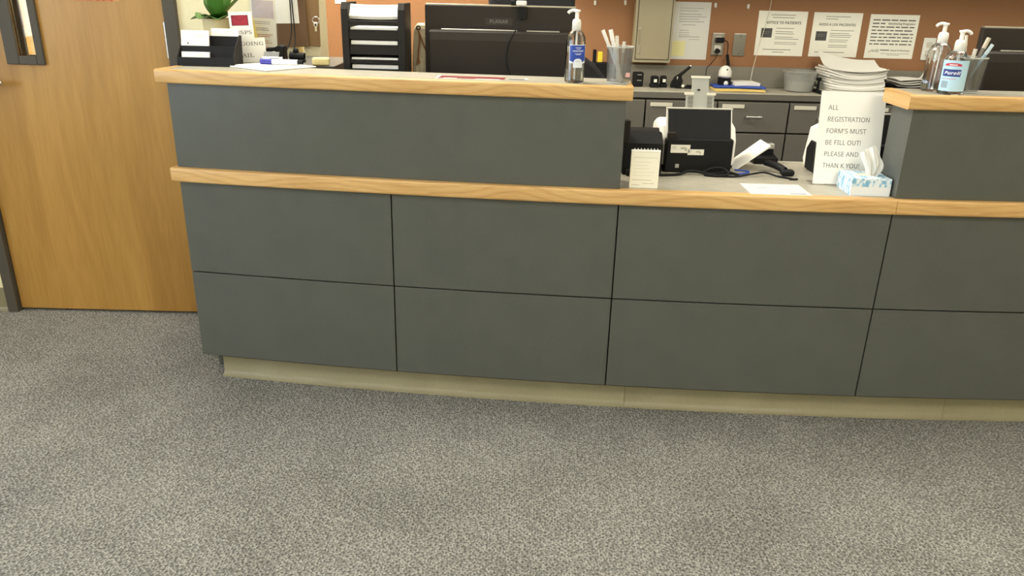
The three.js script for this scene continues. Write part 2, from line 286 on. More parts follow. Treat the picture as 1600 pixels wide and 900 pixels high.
function ledge(label, xa, xb, endL, endR, depth) {
  const t = thing('raised_ledge', label, 'counter ledge'), H = 1.0405;
  part('riser_panel', sweep(rectP(-0.13, 0, 0.747, 1.003, 0.001), xa, xb), M.laminate, t);
  part('ledge_top', sweep(rectP(-depth, -0.004, 1.003, H, 0), xa - (endL ? 0.002 : 0), xb), M.worktop, t);
  part('oak_edge', sweep(noseP(-0.004, 0.021, 1.002, H + 0.001, 0.006), xa - (endL ? 0.024 : 0), xb + (endR ? 0.016 : 0)), M.oak, t);
  if (endL) part('oak_end', sweep(rectP(-depth, -0.004, 1.002, H + 0.001, 0.001), xa - 0.024, xa - 0.002, 1), M.oak, t);
  if (endR) part('oak_end', sweep(rectP(-depth, -0.004, 1.002, H + 0.001, 0.001), xb, xb + 0.016, 1), M.oak, t);
}
ledge('grey raised counter section with oak edge beside the wooden door', -1.0485, 0.3086, true, true, 0.185);
ledge('grey raised counter section with oak edge at the right, beyond the tissue box', 1.1, 3.3, true, false, 0.15);
const LT = 1.0405, DT = 0.746;

// ---------------------------------------------------------------- back counter and drawer units
const BT = 0.841, BF = -3.82;
{
  const t = thing('back_counter_top', 'grey countertop with backsplash below the orange wall', 'countertop');
  part('slab', span(-0.1, XR - 0.004, BT - 0.028, BT, BACK + 0.001, BF, 0.003), M.worktop, t);
  part('front_edge', span(-0.1, XR - 0.004, BT - 0.03, BT - 0.003, BF, BF + 0.003), M.cabinet, t);
  part('backsplash', span(-0.1, XR - 0.004, BT, BT + 0.1, BACK + 0.001, BACK + 0.02, 0.002), M.splash, t);
}
{
  const order = ['behind the hand sanitizer and pen cup', 'just left of the grey scanner tray', 'behind the black document scanner', 'right of the black document scanner, above the telephone', 'beside the standing paper sign', 'directly behind the paper sign', 'behind the tissue box', 'behind the right raised ledge', 'furthest right along the orange wall'];
  const w = 0.3465; let first;
  for (let k = 0; k < 9; k++) {
    const x = -0.0715 + k * w;
    if (!first) {
      first = thing('drawer_unit', '', 'cabinet', [x, 0, 0], 0, 'drawer units under the back counter');
      part('body', span(0.001, w - 0.001, 0.0, 0.805, BACK + 0.03, -3.835), M.frame, first);
      const dr = part('drawer_front', span(0.004, w - 0.004, 0.659, 0.8, -3.835, -3.81, 0.002), M.cabinet, first);
      part('bar_pull', [rod([0.135, 0.735, -3.785], [0.212, 0.735, -3.785], 0.0045, 8), rod([0.14, 0.735, -3.785], [0.14, 0.735, -3.81], 0.0035, 8), rod([0.207, 0.735, -3.785], [0.207, 0.735, -3.81], 0.0035, 8)], M.steel, dr);
      part('label_holder', span(0.022, 0.128, 0.772, 0.79, -3.81, -3.806, 0.001), M.pale, dr);
      part('lower_front', span(0.004, w - 0.004, 0.1, 0.651, -3.835, -3.81, 0.002), M.cabinet, first);
    } else { const c = first.clone(); c.name = numbered('drawer_unit'); c.position.x = x; scene.add(c); c.userData.label = 'grey drawer unit ' + order[k]; }
    first.userData.label = 'grey drawer unit ' + order[0];
  }
}
{
  const t = thing('overhead_cabinet', 'wall cabinet above the posted notices, over the back counter', 'cabinet', [0, 0, 0]);
  part('body', span(0.09, XR - 0.005, 1.5, 2.2, BACK + 0.001, -3.77), M.cabinet, t);
  for (let k = 0; k < 6; k++) part('door', span(0.094 + k * 0.68, 0.094 + (k + 1) * 0.68 - 0.006, 1.504, 2.196, -3.769, -3.75, 0.002), M.cabinet, t);
}

// ---------------------------------------------------------------- posted on the orange wall
const WALL = BACK + 0.0012;
const lines = (g, x, y, w, n, gap, lw, col = '#6d6a64') => { g.fillStyle = col; for (let k = 0; k < n; k++) g.fillRect(x, y + k * gap, w * (0.72 + 0.28 * hash(k, Math.round(y), 51)), lw); };
function notice(name, label, x0, x1, y0, y1, mat, group) { return solo(name, label, 'notice', card(x1 - x0, y1 - y0), mat, [(x0 + x1) / 2, y0, WALL], 0, group); }
notice('notice_sheet', 'white notice headed NOTICE TO PATIENTS on the orange wall', 1.193, 1.436, 0.998, 1.211, printed(512, 448, (g, w) => {
  g.textAlign = 'center'; lines(g, 130, 36, 270, 1, 10, 5); lines(g, 150, 62, 230, 1, 10, 5);
  g.fillStyle = '#4a4844'; g.font = 'bold 37px sans-serif'; g.fillText('NOTICE TO PATIENTS', w / 2 + 12, 128);
  g.fillStyle = '#4d4c4c'; g.fillRect(46, 172, 116, 94); g.fillStyle = '#6e6c6a'; g.fillRect(62, 206, 84, 6); g.fillRect(62, 224, 70, 5);
  lines(g, 200, 168, 200, 1, 9, 5); lines(g, 200, 202, 240, 2, 20, 5); lines(g, 200, 256, 250, 2, 18, 5); lines(g, 200, 310, 240, 2, 16, 4); lines(g, 84, 382, 330, 1, 9, 6); lines(g, 190, 408, 120, 1, 9, 5);
}, '#f6f4e8'));
notice('notice_sheet', 'white notice headed AVISO A LOS PACIENTES, middle of the three', 1.467, 1.709, 0.999, 1.21, printed(512, 448, (g, w) => {
  g.textAlign = 'center'; lines(g, 130, 38, 290, 1, 10, 5); lines(g, 130, 62, 130, 1, 10, 5);
  g.fillStyle = '#4a4844'; g.font = 'bold 34px sans-serif'; g.fillText('AVISO A LOS PACIENTES', w / 2 + 4, 132);
  g.fillStyle = '#4d4c4c'; g.fillRect(48, 190, 116, 94); g.fillStyle = '#7b7977'; g.fillRect(64, 218, 84, 6); g.fillRect(64, 236, 70, 5);
  lines(g, 196, 176, 270, 1, 9, 5); lines(g, 196, 206, 270, 3, 18, 5); lines(g, 196, 272, 250, 2, 18, 5); lines(g, 196, 326, 240, 2, 18, 5); lines(g, 60, 398, 370, 1, 9, 6);
}, '#f6f4e8'));
notice('notice_sheet', 'white notice of dense grey print with a signature, rightmost of the three', 1.748, 1.992, 0.998, 1.207, printed(512, 448, (g, w) => {
  g.fillStyle = '#55534e'; g.font = '600 27px sans-serif'; const rows = 8;
  for (let k = 0; k < rows; k++) { const y = 66 + k * 35; let x = 34; let i = 0; if (k === 1) { g.fillText('Monitoring Program', 196, y); } while (x < 470) { const n = 26 + 62 * hash(i++, k, 61); if (!(k === 1 && x + n > 185 && x < 460)) g.fillRect(x, y - 15, Math.min(n, 476 - x), 11); x += n + 14; } }
  g.font = '600 22px sans-serif'; g.fillText('Board of Pharmacy', 270, 372); g.fillRect(160, 358, 96, 9); g.fillRect(170, 396, 300, 3); g.fillRect(240, 410, 130, 3);
  g.strokeStyle = '#77746c'; g.lineWidth = 3; g.beginPath(); g.moveTo(40, 380); for (let k = 0; k < 16; k++) g.lineTo(42 + k * 7, 376 + (k % 2 ? -22 : 14) * hash(k, 1, 62)); g.stroke();
}, '#f6f4e8'));
{
  const p = notice('notice_sheet', 'faintly printed sheet beside the beige key cabinet', 0.772, 0.953, 0.97, 1.243, printed(384, 580, (g) => {
    g.textAlign = 'left'; lines(g, 60, 60, 250, 2, 26, 5, '#a5a39c'); lines(g, 60, 120, 290, 4, 24, 6, '#96948e'); lines(g, 100, 225, 170, 1, 20, 6, '#96948e'); lines(g, 70, 280, 120, 3, 24, 6, '#a5a39c'); lines(g, 70, 346, 240, 1, 20, 6, '#96948e'); lines(g, 180, 372, 150, 1, 20, 5, '#a5a39c');
  }, '#dcdbd6'));
  solo('sticky_note', 'pale yellow sticky note on the faint sheet', 'sticky note', card(0.064, 0.074, 0.0008), printed(128, 148, (g) => lines(g, 16, 26, 80, 4, 26, 3, '#c9c28c'), '#e6e0a8'), [0.809, 0.985, WALL + 0.0012]);
}
{
  const k = thing('key_cabinet', 'beige steel key cabinet on the orange wall', 'cabinet', [0.668, 0.953, BACK + 0.001]);
  part('case', span(-0.096, 0.096, 0, 0.42, 0, 0.055, 0.004), M.beigeSteel, k);
  const d = part('door', [span(-0.079, 0.083, 0.018, 0.402, 0.055, 0.0575, 0.001)], M.beigeSteel, k);
  part('groove', [span(-0.083, -0.0795, 0.014, 0.406, 0.0551, 0.0557), span(0.0835, 0.087, 0.014, 0.406, 0.0551, 0.0557), span(-0.0795, 0.0835, 0.014, 0.0175, 0.0551, 0.0557)], M.frame, k);
  part('lock', [cyl(0.006, 0.006, 0.006).rotateX(Math.PI / 2).translate(-0.068, 0.163, 0.0575)], M.steel, d);
  part('key', [rod([-0.068, 0.155, 0.062], [-0.066, 0.09, 0.062], 0.0016, 6), box(0.01, 0.035, 0.002, -0.067, 0.045, 0.061)], M.steel, d);
}
function outletPlate(name, label, x, y, mat, group) {
  const t = thing(name, label, 'wall plate', [x, y, BACK + 0.001]);
  part('plate', span(-0.0305, 0.0305, 0, 0.108, 0, 0.006, 0.003), mat, t); return t;
}
{
  const t = outletPlate('wall_outlet', 'steel wall outlet with two black plugs in it', 1.005, 0.993, M.steel);
  for (const y of [0.022, 0.062]) part('receptacle', span(-0.016, 0.016, y, y + 0.028, 0.006, 0.009, 0.002), M.whitePlastic, t);
  const b = outletPlate('blank_wall_plate', 'blank steel wall plate right of the outlet', 1.112, 0.993, M.steel);
  for (const y of [0.012, 0.096]) part('screw', cyl(0.003, 0.003, 0.002).rotateX(Math.PI / 2).translate(0, y, 0.006), M.chrome, b);
  const c = outletPlate('wall_outlet', 'ivory wall outlet right of the notices, with a white cable', 2.064, 0.994, M.whitePlastic);
  for (const y of [0.022, 0.062]) part('receptacle', span(-0.015, 0.015, y, y + 0.026, 0.006, 0.009, 0.002), M.pale, c);
  part('plug', span(-0.012, 0.014, 0.024, 0.05, 0.009, 0.034, 0.004), M.whitePlastic, c);
  const p1 = thing('power_plug', 'upper black plug with a cord down to the white dome camera', 'plug', [1.008, 1.055, BACK + 0.01]);
  part('plug_body', span(-0.02, 0.02, 0, 0.026, 0, 0.03, 0.004), M.black, p1);
  part('cord', tube([[0.018, 0.014, 0.02], [0.038, 0.004, 0.022], [0.044, -0.05, 0.02], [0.048, -0.12, 0.03], [0.05, -0.2, 0.05]], 0.0022), M.black, p1);
  part('cable_clip', tube([[0.044, -0.055, 0.02], [0.05, -0.085, 0.022], [0.056, -0.115, 0.024]], 0.008, 12), M.black, p1);
  const p2 = thing('power_plug', 'lower black plug with a thin cord curving left', 'plug', [1.003, 1.016, BACK + 0.01]);
  part('plug_body', cyl(0.012, 0.01, 0.03).rotateX(Math.PI / 2), M.black, p2);
  part('cord', tube([[0, -0.006, 0.024], [-0.006, -0.03, 0.024], [-0.03, -0.065, 0.02], [-0.048, -0.085, 0.03], [-0.05, -0.15, 0.05], [-0.045, -0.172, 0.06]], 0.0018), M.black, p2);
  solo('white_cable', 'white cable hanging from the ivory outlet', 'cable', tube([[2.066, 1.03, BACK + 0.04], [2.05, 1.0, BACK + 0.06], [2.02, 0.92, BACK + 0.08], [2.0, 0.9, BACK + 0.06], [1.99, 0.896, BACK + 0.09]], 0.003), M.whitePlastic);
  solo('pale_wire', 'thin pale wire slanting down across the NOTICE TO PATIENTS sheet', 'cable', tube([[1.247, 1.3, BACK + 0.004], [1.24, 1.2, BACK + 0.006], [1.21, 1.05, BACK + 0.02], [1.18, 0.93, BACK + 0.06], [1.165, 0.87, BACK + 0.1]], 0.0016), M.pale);
  for (const [x, y, l] of [[0.377, 1.229, 'nearest the monitor, left of the others'], [0.526, 1.233, 'just left of the beige key cabinet'], [0.973, 1.231, 'above the steel outlet'], [1.135, 1.229, 'above the blank steel plate']]) {
    const h = thing('adhesive_hook', 'small white adhesive hook ' + l, 'hook', [x, y, BACK + 0.001], 0, 'white hooks on the orange wall');
    part('pad', box(0.012, 0.02, 0.004, 0, -0.01, 0.002, 0.002), M.whitePlastic, h); part('hook', tube([[0, 0.004, 0.004], [0, -0.008, 0.006], [0, -0.012, 0.012], [0, -0.006, 0.016]], 0.0022, 12, 6), M.whitePlastic, h);
  }
}

// ---------------------------------------------------------------- on the back counter
solo('black_speaker', 'small black box with two pale slots at the left of the back counter', 'box', [box(0.05, 0.07, 0.05, 0, 0, 0, 0.006)], M.black, [0.604, BT, -4.01]);
{ const s = scene.getObjectByName('black_speaker'); for (const y of [0.03, 0.057]) part('slot', box(0.022, 0.0035, 0.002, 0.004, y, 0.0252, 0), M.greyPlastic, s); }
for (const [x, z, l, s] of [[0.684, -3.985, 'wider black self-inking stamp left of the stapler', 1.15], [0.73, -4.0, 'narrower black self-inking stamp beside the stapler', 0.9]]) {
  const t = thing('self_inking_stamp', l, 'stamp', [x, BT, z], 0, 'stamps on the back counter');
  part('body', [box(0.04 * s, 0.018, 0.04, 0, 0, 0, 0.004), box(0.034 * s, 0.04, 0.034, 0, 0.016, 0, 0.008)], M.black, t); part('window', box(0.015, 0.015, 0.002, 0.002, 0.026, 0.0172, 0), M.whitePlastic, t);
}
{
  const t = thing('heavy_stapler', 'black heavy duty stapler with raised arm and shiny tip', 'stapler', [0.80, BT, -3.98]);
  part('base', [box(0.15, 0.008, 0.05, 0.065, 0, 0, 0.003), box(0.09, 0.008, 0.03, 0.09, 0.008, 0, 0.003)], M.black, t);
  const a = part('arm', ext([[-0.036, 0.004], [0.016, 0.006], [0.022, 0.035], [0.014, 0.055], [0.016, 0.062], [0.056, 0.1], [0.05, 0.106], [0.004, 0.068], [-0.016, 0.055], [-0.032, 0.028]], 0.03, 0.003), M.black, t);
  part('tip', [new THREE.SphereGeometry(0.006, 12, 8).translate(0.055, 0.106, 0), box(0.008, 0.014, 0.004, -0.008, 0.042, 0.016)], M.chrome, a); part('foot', new THREE.SphereGeometry(0.008, 12, 8).translate(0.022, 0.012, 0.024), M.whitePlastic, t);
}
{
  const t = thing('dome_camera', 'white round dome camera on black foot under the outlet', 'camera', [1.03, BT + 0.018, -3.985]);
  part('foot', [box(0.056, 0.04, 0.05, 0, 0.0005, 0, 0.006)], M.black, t); part('head', lathe([[0, 0.038], [0.03, 0.038], [0.033, 0.05], [0.031, 0.07], [0.022, 0.087], [0.01, 0.094], [0, 0.095]]), M.whitePlastic, t);
  part('lens', new THREE.SphereGeometry(0.004, 10, 8).translate(0.002, 0.078, 0.028), M.black, t); part('eye', new THREE.SphereGeometry(0.012, 14, 10).translate(0.004, 0.012, 0.022), M.whitePlastic, t);
}
solo('folder', 'yellow paper folder, lowest of the pile beneath the white dome camera', 'folder', slab(0.24, 0.13, 0.008, (x) => 0.003 * Math.cos(x * 9)), M.yellowFolder, [1.085, BT, -3.93], 0.04);
solo('folder', 'blue folder lying on the yellow one', 'folder', slab(0.25, 0.12, 0.007, (x) => 0.004 * Math.cos(x * 8)), M.blue, [1.095, BT + 0.0115, -3.965], -0.05);
solo('white_paper_pile', 'low pile of white paper on the blue folder', 'paper', slab(0.125, 0.11, 0.014, (x, z) => 0.004 * Math.cos(x * 14) - 0.002), M.paper, [1.13, BT + 0.022, -3.99], 0.1);
{
  const t = thing('plastic_tub', 'translucent plastic tub left of the paper stack', 'tub', [1.396, BT, -3.965]);
  part('wall', toCreasedNormals(lathe([[0, 0.001], [0.062, 0.001], [0.066, 0.004], [0.078, 0.09], [0.084, 0.092], [0.084, 0.098], [0.076, 0.098], [0.064, 0.006], [0, 0.004]]), 0.6), M.tub, t);
  part('contents', cyl(0.062, 0.065, 0.032, 0, 0.006, 0, 32), M.whitePlastic, t, 'white contents');
}
{
  const t = thing('paper_stack', 'tall loose stack of white papers behind the standing sign', 'paper stack', [1.635, BT + 0.004, -3.945]);
  { const b = thing('paper_tray', 'black tray with side posts carrying the tall paper stack', 'tray', [1.635, BT, -3.945]); part('base', span(-0.17, 0.17, 0, 0.0035, -0.1, 0.1, 0.001), M.black, b); for (const x of [-0.158, 0.158]) part('side_post', [box(0.024, 0.006, 0.03, x, 0.0035, 0.02, 0.002), cyl(0.007, 0.005, 0.05, x, 0.008, 0.02, 12), box(0.02, 0.016, 0.02, x, 0.056, 0.02, 0.003)], M.black, b); }
  let y = 0;
  for (let k = 0; k < 10; k++) { const h = rr(0.007, 0.012), b = 0.002 + k * 0.0011, s = part('sheaf', slab(0.262 + rr(-0.012, 0.014), 0.2 + rr(-0.02, 0.01), h, (x) => b * (4 * x / 0.26) ** 2 * 0.5), M.paper, t); s.position.set(rr(-0.006, 0.006), y, rr(-0.006, 0.006)); s.rotation.y = rr(-0.03, 0.03); y += h + 0.0004; }
  const top = part('top_sheet', slab(0.285, 0.2, 0.002, (x, z) => 0.006 + 0.75 * x * x + Math.max(0, -z + 0.02) ** 1.3 * 0.75 - x * 0.14 * clamp((0.1 - z) * 5), 14, 10), M.paper, t); top.position.set(-0.004, y, 0.006); top.rotation.y = -0.03;
}
{
  const t = thing('letter_tray', 'black letter tray holding crumpled papers, right of the tall stack', 'tray', [1.972, BT, -3.99]);
  part('tray', [span(-0.15, 0.16, 0, 0.006, -0.09, 0.12, 0.002), span(-0.15, 0.16, 0.03, 0.036, -0.09, 0.12, 0.002), span(-0.15, -0.145, 0, 0.05, -0.09, 0.1, 0.001), span(0.155, 0.16, 0, 0.05, -0.09, 0.1, 0.001)], M.black, t);
  for (let k = 0; k < 4; k++) solo('loose_sheet', 'crumpled white sheet in the black letter tray, ' + ['lowest of four', 'second from the bottom', 'second from the top', 'topmost of four'][k], 'paper', slab(0.25, 0.16, 0.002, (x, z) => 0.006 * vnoise(x * 12 + 20, z * 12 + 20, 64, 64, 70 + k) + 0.003 * Math.sin(x * 30 + k), 18, 8), M.paper, [1.977 + rr(-0.012, 0.012), BT + 0.0405 + k * 0.0095, -3.975 + rr(-0.01, 0.01)], rr(-0.08, 0.08), 'sheets in the letter tray');
}
{
  const t = thing('pen_holder', 'black pen holder on the back counter behind the mesh cup', 'pen holder', [0.405, BT, -3.98]);
  part('body', [span(-0.045, 0.045, 0, 0.115, -0.03, 0.03, 0.004)], M.black, t);
  solo('highlighter', 'yellow highlighter in the black pen holder', 'highlighter', box(0.024, 0.05, 0.018, 0, 0, 0, 0.004), flat('#e8d23a', 0.5), [0.405, BT + 0.115, -3.97]);
  solo('black_marker', 'black marker standing beside the yellow highlighter', 'marker', [cyl(0.009, 0.009, 0.06, 0, 0, 0)], M.black, [0.377, BT + 0.115, -3.97]);
}

// ---------------------------------------------------------------- on the left ledge and behind it
{
  const c = thing('desk_cabinet', 'low grey cabinet standing on the desk behind the card holder', 'cabinet', [-0.84, 0, -2.745]);
  part('body', span(-0.2, 0.25, DT, LT, -0.185, 0.165, 0.003), M.cabinet, c);
  part('top', span(-0.2, 0.25, LT - 0.012, LT, 0.165, 0.168), M.frame, c);
  part('plinth', span(-0.17, 0.25, 0, DT - 0.04, -0.185, -0.17), M.cabinet, c);
}
{
  const t = thing('business_card_holder', 'tiered black business card holder at the left end of the ledge', 'card holder', [-0.965, LT, -2.515], 0);
  const w = 0.176, tier = (z0, z1, h, lean) => extX([[z0, 0], [z0 - 0.004, 0], [z0 - 0.004 - lean, h], [z0 - lean, h]], w, 0.0008);
  part('base', span(-w / 2, w / 2, 0, 0.004, -0.055, 0.035, 0.001), M.black, t);
  part('front_plate', tier(0.034, 0, 0.026, 0.006), M.black, t); part('middle_plate', tier(0.012, 0, 0.058, 0.014), M.black, t); part('rear_plate', tier(-0.022, 0, 0.086, 0.022), M.black, t);
  for (const s of [-1, 1]) part('side', extX([[0.034, 0], [-0.055, 0], [-0.062, 0.088], [-0.044, 0.09], [-0.004, 0.06], [0.026, 0.028]], 0.003, 0.0006).translate(s * (w / 2 - 0.0015), 0, 0), M.darkPlastic, t);
  const cm = printed(256, 144, (g) => { g.fillStyle = '#77746e'; g.beginPath(); g.arc(64, 108, 9, 0, 7); g.fill(); lines(g, 130, 36, 100, 2, 14, 4, '#c6c3bb'); lines(g, 130, 86, 100, 1, 14, 3, '#c6c3bb'); lines(g, 24, 124, 200, 1, 9, 3, '#cfccc4'); }, '#f6f5f0');
  const put = (label, x, y, z, lean, h) => { const g = card(0.086, h, 0.006).rotateX(-lean), m = solo('business_cards', label, 'business cards', g, cm, [0, 0, 0], 0, 'business cards in the black holder'); m.position.set(x, y, z).add(t.position); };
  put('stack of white business cards in the upper left pocket of the holder', -0.041, 0.052, -0.008, 0.24, 0.052);
  put('stack of white business cards in the upper right pocket of the holder', 0.041, 0.075, -0.046, 0.24, 0.034);
  put('stack of white business cards in the lower left pocket of the holder', -0.034, 0.006, 0.019, 0.22, 0.036);
}
{
  const t = thing('clipboard', 'white clipboard lying on the ledge under a marker', 'clipboard', [-0.768, LT + 0.0004, -2.51], 0.95);
  part('board', box(0.19, 0.004, 0.195, 0, 0, 0, 0.002), M.whitePlastic, t); part('paper', slab(0.16, 0.175, 0.0015, () => 0.0041, 2, 2), M.paper, t);
  part('clip', [extX([[0, 0], [0.03, 0], [0.026, 0.008], [0.008, 0.012], [-0.006, 0.034], [-0.012, 0.034], [-0.008, 0.008]], 0.05, 0.001).rotateY(-0.95).translate(0.055, 0.0045, -0.07), rod([0.035, 0.02, -0.09], [0.075, 0.02, -0.04], 0.004)], M.chrome, t, 'chrome spring clip');
  const m = thing('marker_pen', 'white marker with blue cap lying on the white clipboard', 'marker', [-0.742, LT + 0.0145, -2.533], -0.03);
  part('barrel', rod([-0.032, 0, 0], [0.05, 0, 0], 0.008, 16), M.whitePlastic, m); part('cap', rod([-0.068, 0, 0], [-0.031, 0, 0], 0.0088, 16), flat('#3a3c9c', 0.4), m); part('end_plug', [rod([0.05, 0, 0], [0.066, 0, 0], 0.0065, 12)], M.black, m);
  solo('paper_packet', 'small yellow and white packet at the right end of the clipboard', 'packet', [box(0.055, 0.024, 0.03, 0, 0, 0, 0.006)], flat('#ead99a', 0.7), [-0.635, LT + 0.001, -2.6], 0.2);
}
{
  const t = thing('tape_dispenser', 'black tape dispenser behind the marker', 'tape dispenser', [-0.812, LT, -2.7]);
  part('body', ext([[-0.036, 0], [0.036, 0], [0.036, 0.05], [0.02, 0.054], [0.004, 0.046], [-0.02, 0.044], [-0.036, 0.04]], 0.045, 0.003), M.black, t); part('cutter', [box(0.012, 0.004, 0.006, 0.004, 0.03, 0.024, 0.001), new THREE.SphereGeometry(0.004, 8, 6).translate(-0.014, 0.03, 0.023)], M.chrome, t);
  const r = thing('hole_punch', 'black cylindrical hole punch beside the clipboard clip', 'hole punch', [-0.737, LT, -2.69]);
  part('body', [rod([-0.022, 0.022, 0], [0.026, 0.018, 0], 0.013, 16), box(0.05, 0.01, 0.03, 0.002, 0, 0, 0.003)], M.black, r); part('knob', new THREE.SphereGeometry(0.01, 12, 8).translate(-0.002, 0.036, 0), M.black, r);
}
{
  const m = printed(330, 620, (g) => {
    g.fillStyle = '#f3f1ea'; g.fillRect(0, 0, 330, 620);
    g.fillStyle = '#a3283a'; g.fillRect(70, 44, 136, 120); g.strokeStyle = '#641a26'; g.lineWidth = 7; g.strokeRect(70, 44, 136, 120); g.lineWidth = 5; g.beginPath(); g.moveTo(70, 44); g.lineTo(138, 108); g.lineTo(206, 44); g.stroke();
    g.fillStyle = '#3a2a26'; g.textAlign = 'right'; g.font = '60px serif'; g.fillText('USPS', 232, 272); g.font = '60px serif'; g.fillText('OUTGOING', 318, 412); g.font = '62px serif'; g.fillText('MAIL', 226, 556);
  });
  const W = 0.125, H = 0.155, pts = [[-0.0625, 0], [0.0625, 0], [0.0625, 0.075], [0.03, 0.075], [0.03, H], [-0.045, H], [-0.045, 0.075], [-0.0625, 0.075]], g = ext(pts, 0.003, 0.0004), p = g.attributes.position, uv = g.attributes.uv;
  for (let i = 0; i < p.count; i++) uv.setXY(i, (p.getX(i) + W / 2) / W, p.getY(i) / H);
  const s = solo('mail_sign', 'white stepped sign with red envelope picture behind the card holder', 'sign', g, m, [-0.878, LT + 0.003, -2.62]); s.rotation.set(-0.05, 0, 0.045);
}
{
  const t = thing('potted_plant', 'broad-leaved green plant in a cream pot by the cream wall', 'plant', [-0.99, LT, -2.7]);
  part('pot', lathe([[0, 0], [0.038, 0], [0.043, 0.005], [0.05, 0.128], [0.052, 0.132], [0.048, 0.134], [0.046, 0.12], [0, 0.118]]), M.pot, t);
  const leaf = (len, wid, yaw, pitch, bend) => {
    const P = [], I = [], n = 12; for (let i = 0; i <= n; i++) { const u = i / n, w = wid * Math.sin(Math.PI * Math.min(1, u * 0.95 + 0.05)) ** 0.7, y = len * u * Math.sin(pitch) - bend * u * u, x = len * u * Math.cos(pitch); P.push(x, y + 0.12 * w, -w / 2, x, y - 0.08 * w, 0, x, y + 0.12 * w, w / 2); }
    for (let i = 0; i < n; i++) for (let k = 0; k < 2; k++) { const a = i * 3 + k; I.push(a, a + 1, a + 3, a + 1, a + 4, a + 3); }
    const g = new THREE.BufferGeometry(); g.setAttribute('position', new THREE.Float32BufferAttribute(P, 3)); g.setAttribute('uv', new THREE.Float32BufferAttribute(P.map(() => 0).slice(0, P.length / 3 * 2), 2)); g.setIndex(I); g.computeVertexNormals(); return g.rotateY(yaw).translate(0, 0.125, 0);
  };
  for (const [l, w, yaw, pi, b] of [[0.1, 0.06, -2.75, 0.5, 0.045], [0.11, 0.085, -1.9, 0.55, 0.05], [0.11, 0.08, -1.25, 0.5, 0.045], [0.1, 0.06, -0.5, 0.6, 0.03], [0.14, 0.05, 0.1, 0.85, 0.02], [0.13, 0.06, 2.2, 0.9, 0.03], [0.15, 0.06, 1.2, 1.05, 0.03], [0.14, 0.05, -1.4, 1.2, 0.02], [0.15, 0.06, 3.0, 1.2, 0.02], [0.16, 0.05, 0.4, 1.3, 0.02]]) part('leaf', leaf(l, w, yaw, pi, b), M.leaf, t);
  part('stem', [0, 1, 2].map((k) => tube([[0.005 * k, 0.115, 0], [0.008 * k - 0.006, 0.15, 0.005], [0.012 * k - 0.01, 0.19, 0.004]], 0.003, 10, 6)), M.leaf, t);
}
{
  const t = thing('flyer_holder', 'clear acrylic holder with a pale flyer beside the hanging clipboards', 'flyer holder', [-0.892, LT, -2.85]);
  part('acrylic', [box(0.094, 0.2, 0.002, 0, 0.004, 0.008, 0), box(0.094, 0.2, 0.002, 0, 0.004, -0.008, 0), box(0.094, 0.004, 0.06, 0, 0, 0, 0.001)], M.acrylic, t); t.rotation.z = -0.03;
  const f = solo('flyer', 'pale flyer with a lilac panel and coloured headings in the acrylic holder', 'flyer', card(0.088, 0.19), printed(256, 553, (g) => { g.fillStyle = '#c9bdc4'; g.fillRect(20, 20, 216, 170); const c = ['#b9b7b0', '#aaa89f', '#c79a84', '#c9a97e', '#c79a84']; c.forEach((q, k) => { lines(g, 30, 220 + k * 62, 190, 2, 18, 9, q); }); }, '#eae7da'), [-0.892, LT + 0.0055, -2.851]); f.rotation.z = -0.03;
  const y = solo('yellow_leaflet', 'folded yellow leaflet behind the mail sign', 'leaflet', slab(0.05, 0.13, 0.001, (x) => 0.35 * Math.abs(x), 6, 2).rotateX(Math.PI / 2), flat('#e8cf6e', 0.7), [-0.93, LT + 0.0665, -2.835]); y.rotation.z = 0.16;
}
{
  const brd = (label, x, y, z, rz, col, paper) => {
    const t = thing('hanging_clipboard', label, 'clipboard', [x, y, z], 0, 'clipboards hung on the cream wall'); t.rotation.z = rz;
    part('board', box(0.15, 0.235, 0.004, 0, 0, 0, 0.002), flat(col, 0.6), t);
    if (paper) part('sheet', card(0.118, 0.165, 0.001).translate(-0.01, 0.08, 0.0028), M.paper, t);
    const c = part('clip', [box(0.07, 0.028, 0.01, 0.006, 0.2, 0.006, 0.003)], M.chrome, t); part('eyelet', new THREE.TorusGeometry(0.008, 0.002, 6, 16).translate(0.006, 0.238, 0.006), M.chrome, c); return t;
  };
  brd('tan clipboard hung behind the others on the cream wall', -0.79, 1.076, DOORW + 0.004, -0.02, '#8a6a44', false);
  const b2 = brd('brown clipboard with white sheet hung in front on the cream wall', -0.828, 1.072, DOORW + 0.018, 0.03, '#6a4f35', true);
  b2.add(mesh('grey_clip', box(0.022, 0.06, 0.008, 0.06, 0.16, 0.008, 0.004), M.greyPlastic));
  const bead = thing('key_ring', 'chrome key ring hanging at the edge of the clipboards', 'key ring', [-0.722, 1.165, DOORW + 0.02]);
  part('ring', new THREE.TorusGeometry(0.012, 0.0018, 6, 20), M.chrome, bead); part('key', [box(0.008, 0.03, 0.002, -0.002, -0.038, 0, 0.0008), box(0.014, 0.014, 0.002, -0.002, -0.02, 0, 0.0008)], M.chrome, bead);
  for (const [dx, l] of [[0, 'straight black string hanging in front of the clipboards'], [0.012, 'looped black string hanging in front of the clipboards']]) solo('hanging_string', l, 'string', tube([[-0.812 + dx * 0.6, 1.4, DOORW + 0.03], [-0.806 + dx * 0.6, 1.2, DOORW + 0.034], [-0.802 + dx, 1.12, DOORW + 0.06], [-0.79 + dx * 2.5, 1.06, DOORW + 0.2]], 0.0022, 24, 6), M.black);
}
solo('wall_card', 'small white card on the orange wall left of the file sorter', 'card', card(0.055, 0.1), M.paper, [-0.885, 1.195, WALL]);

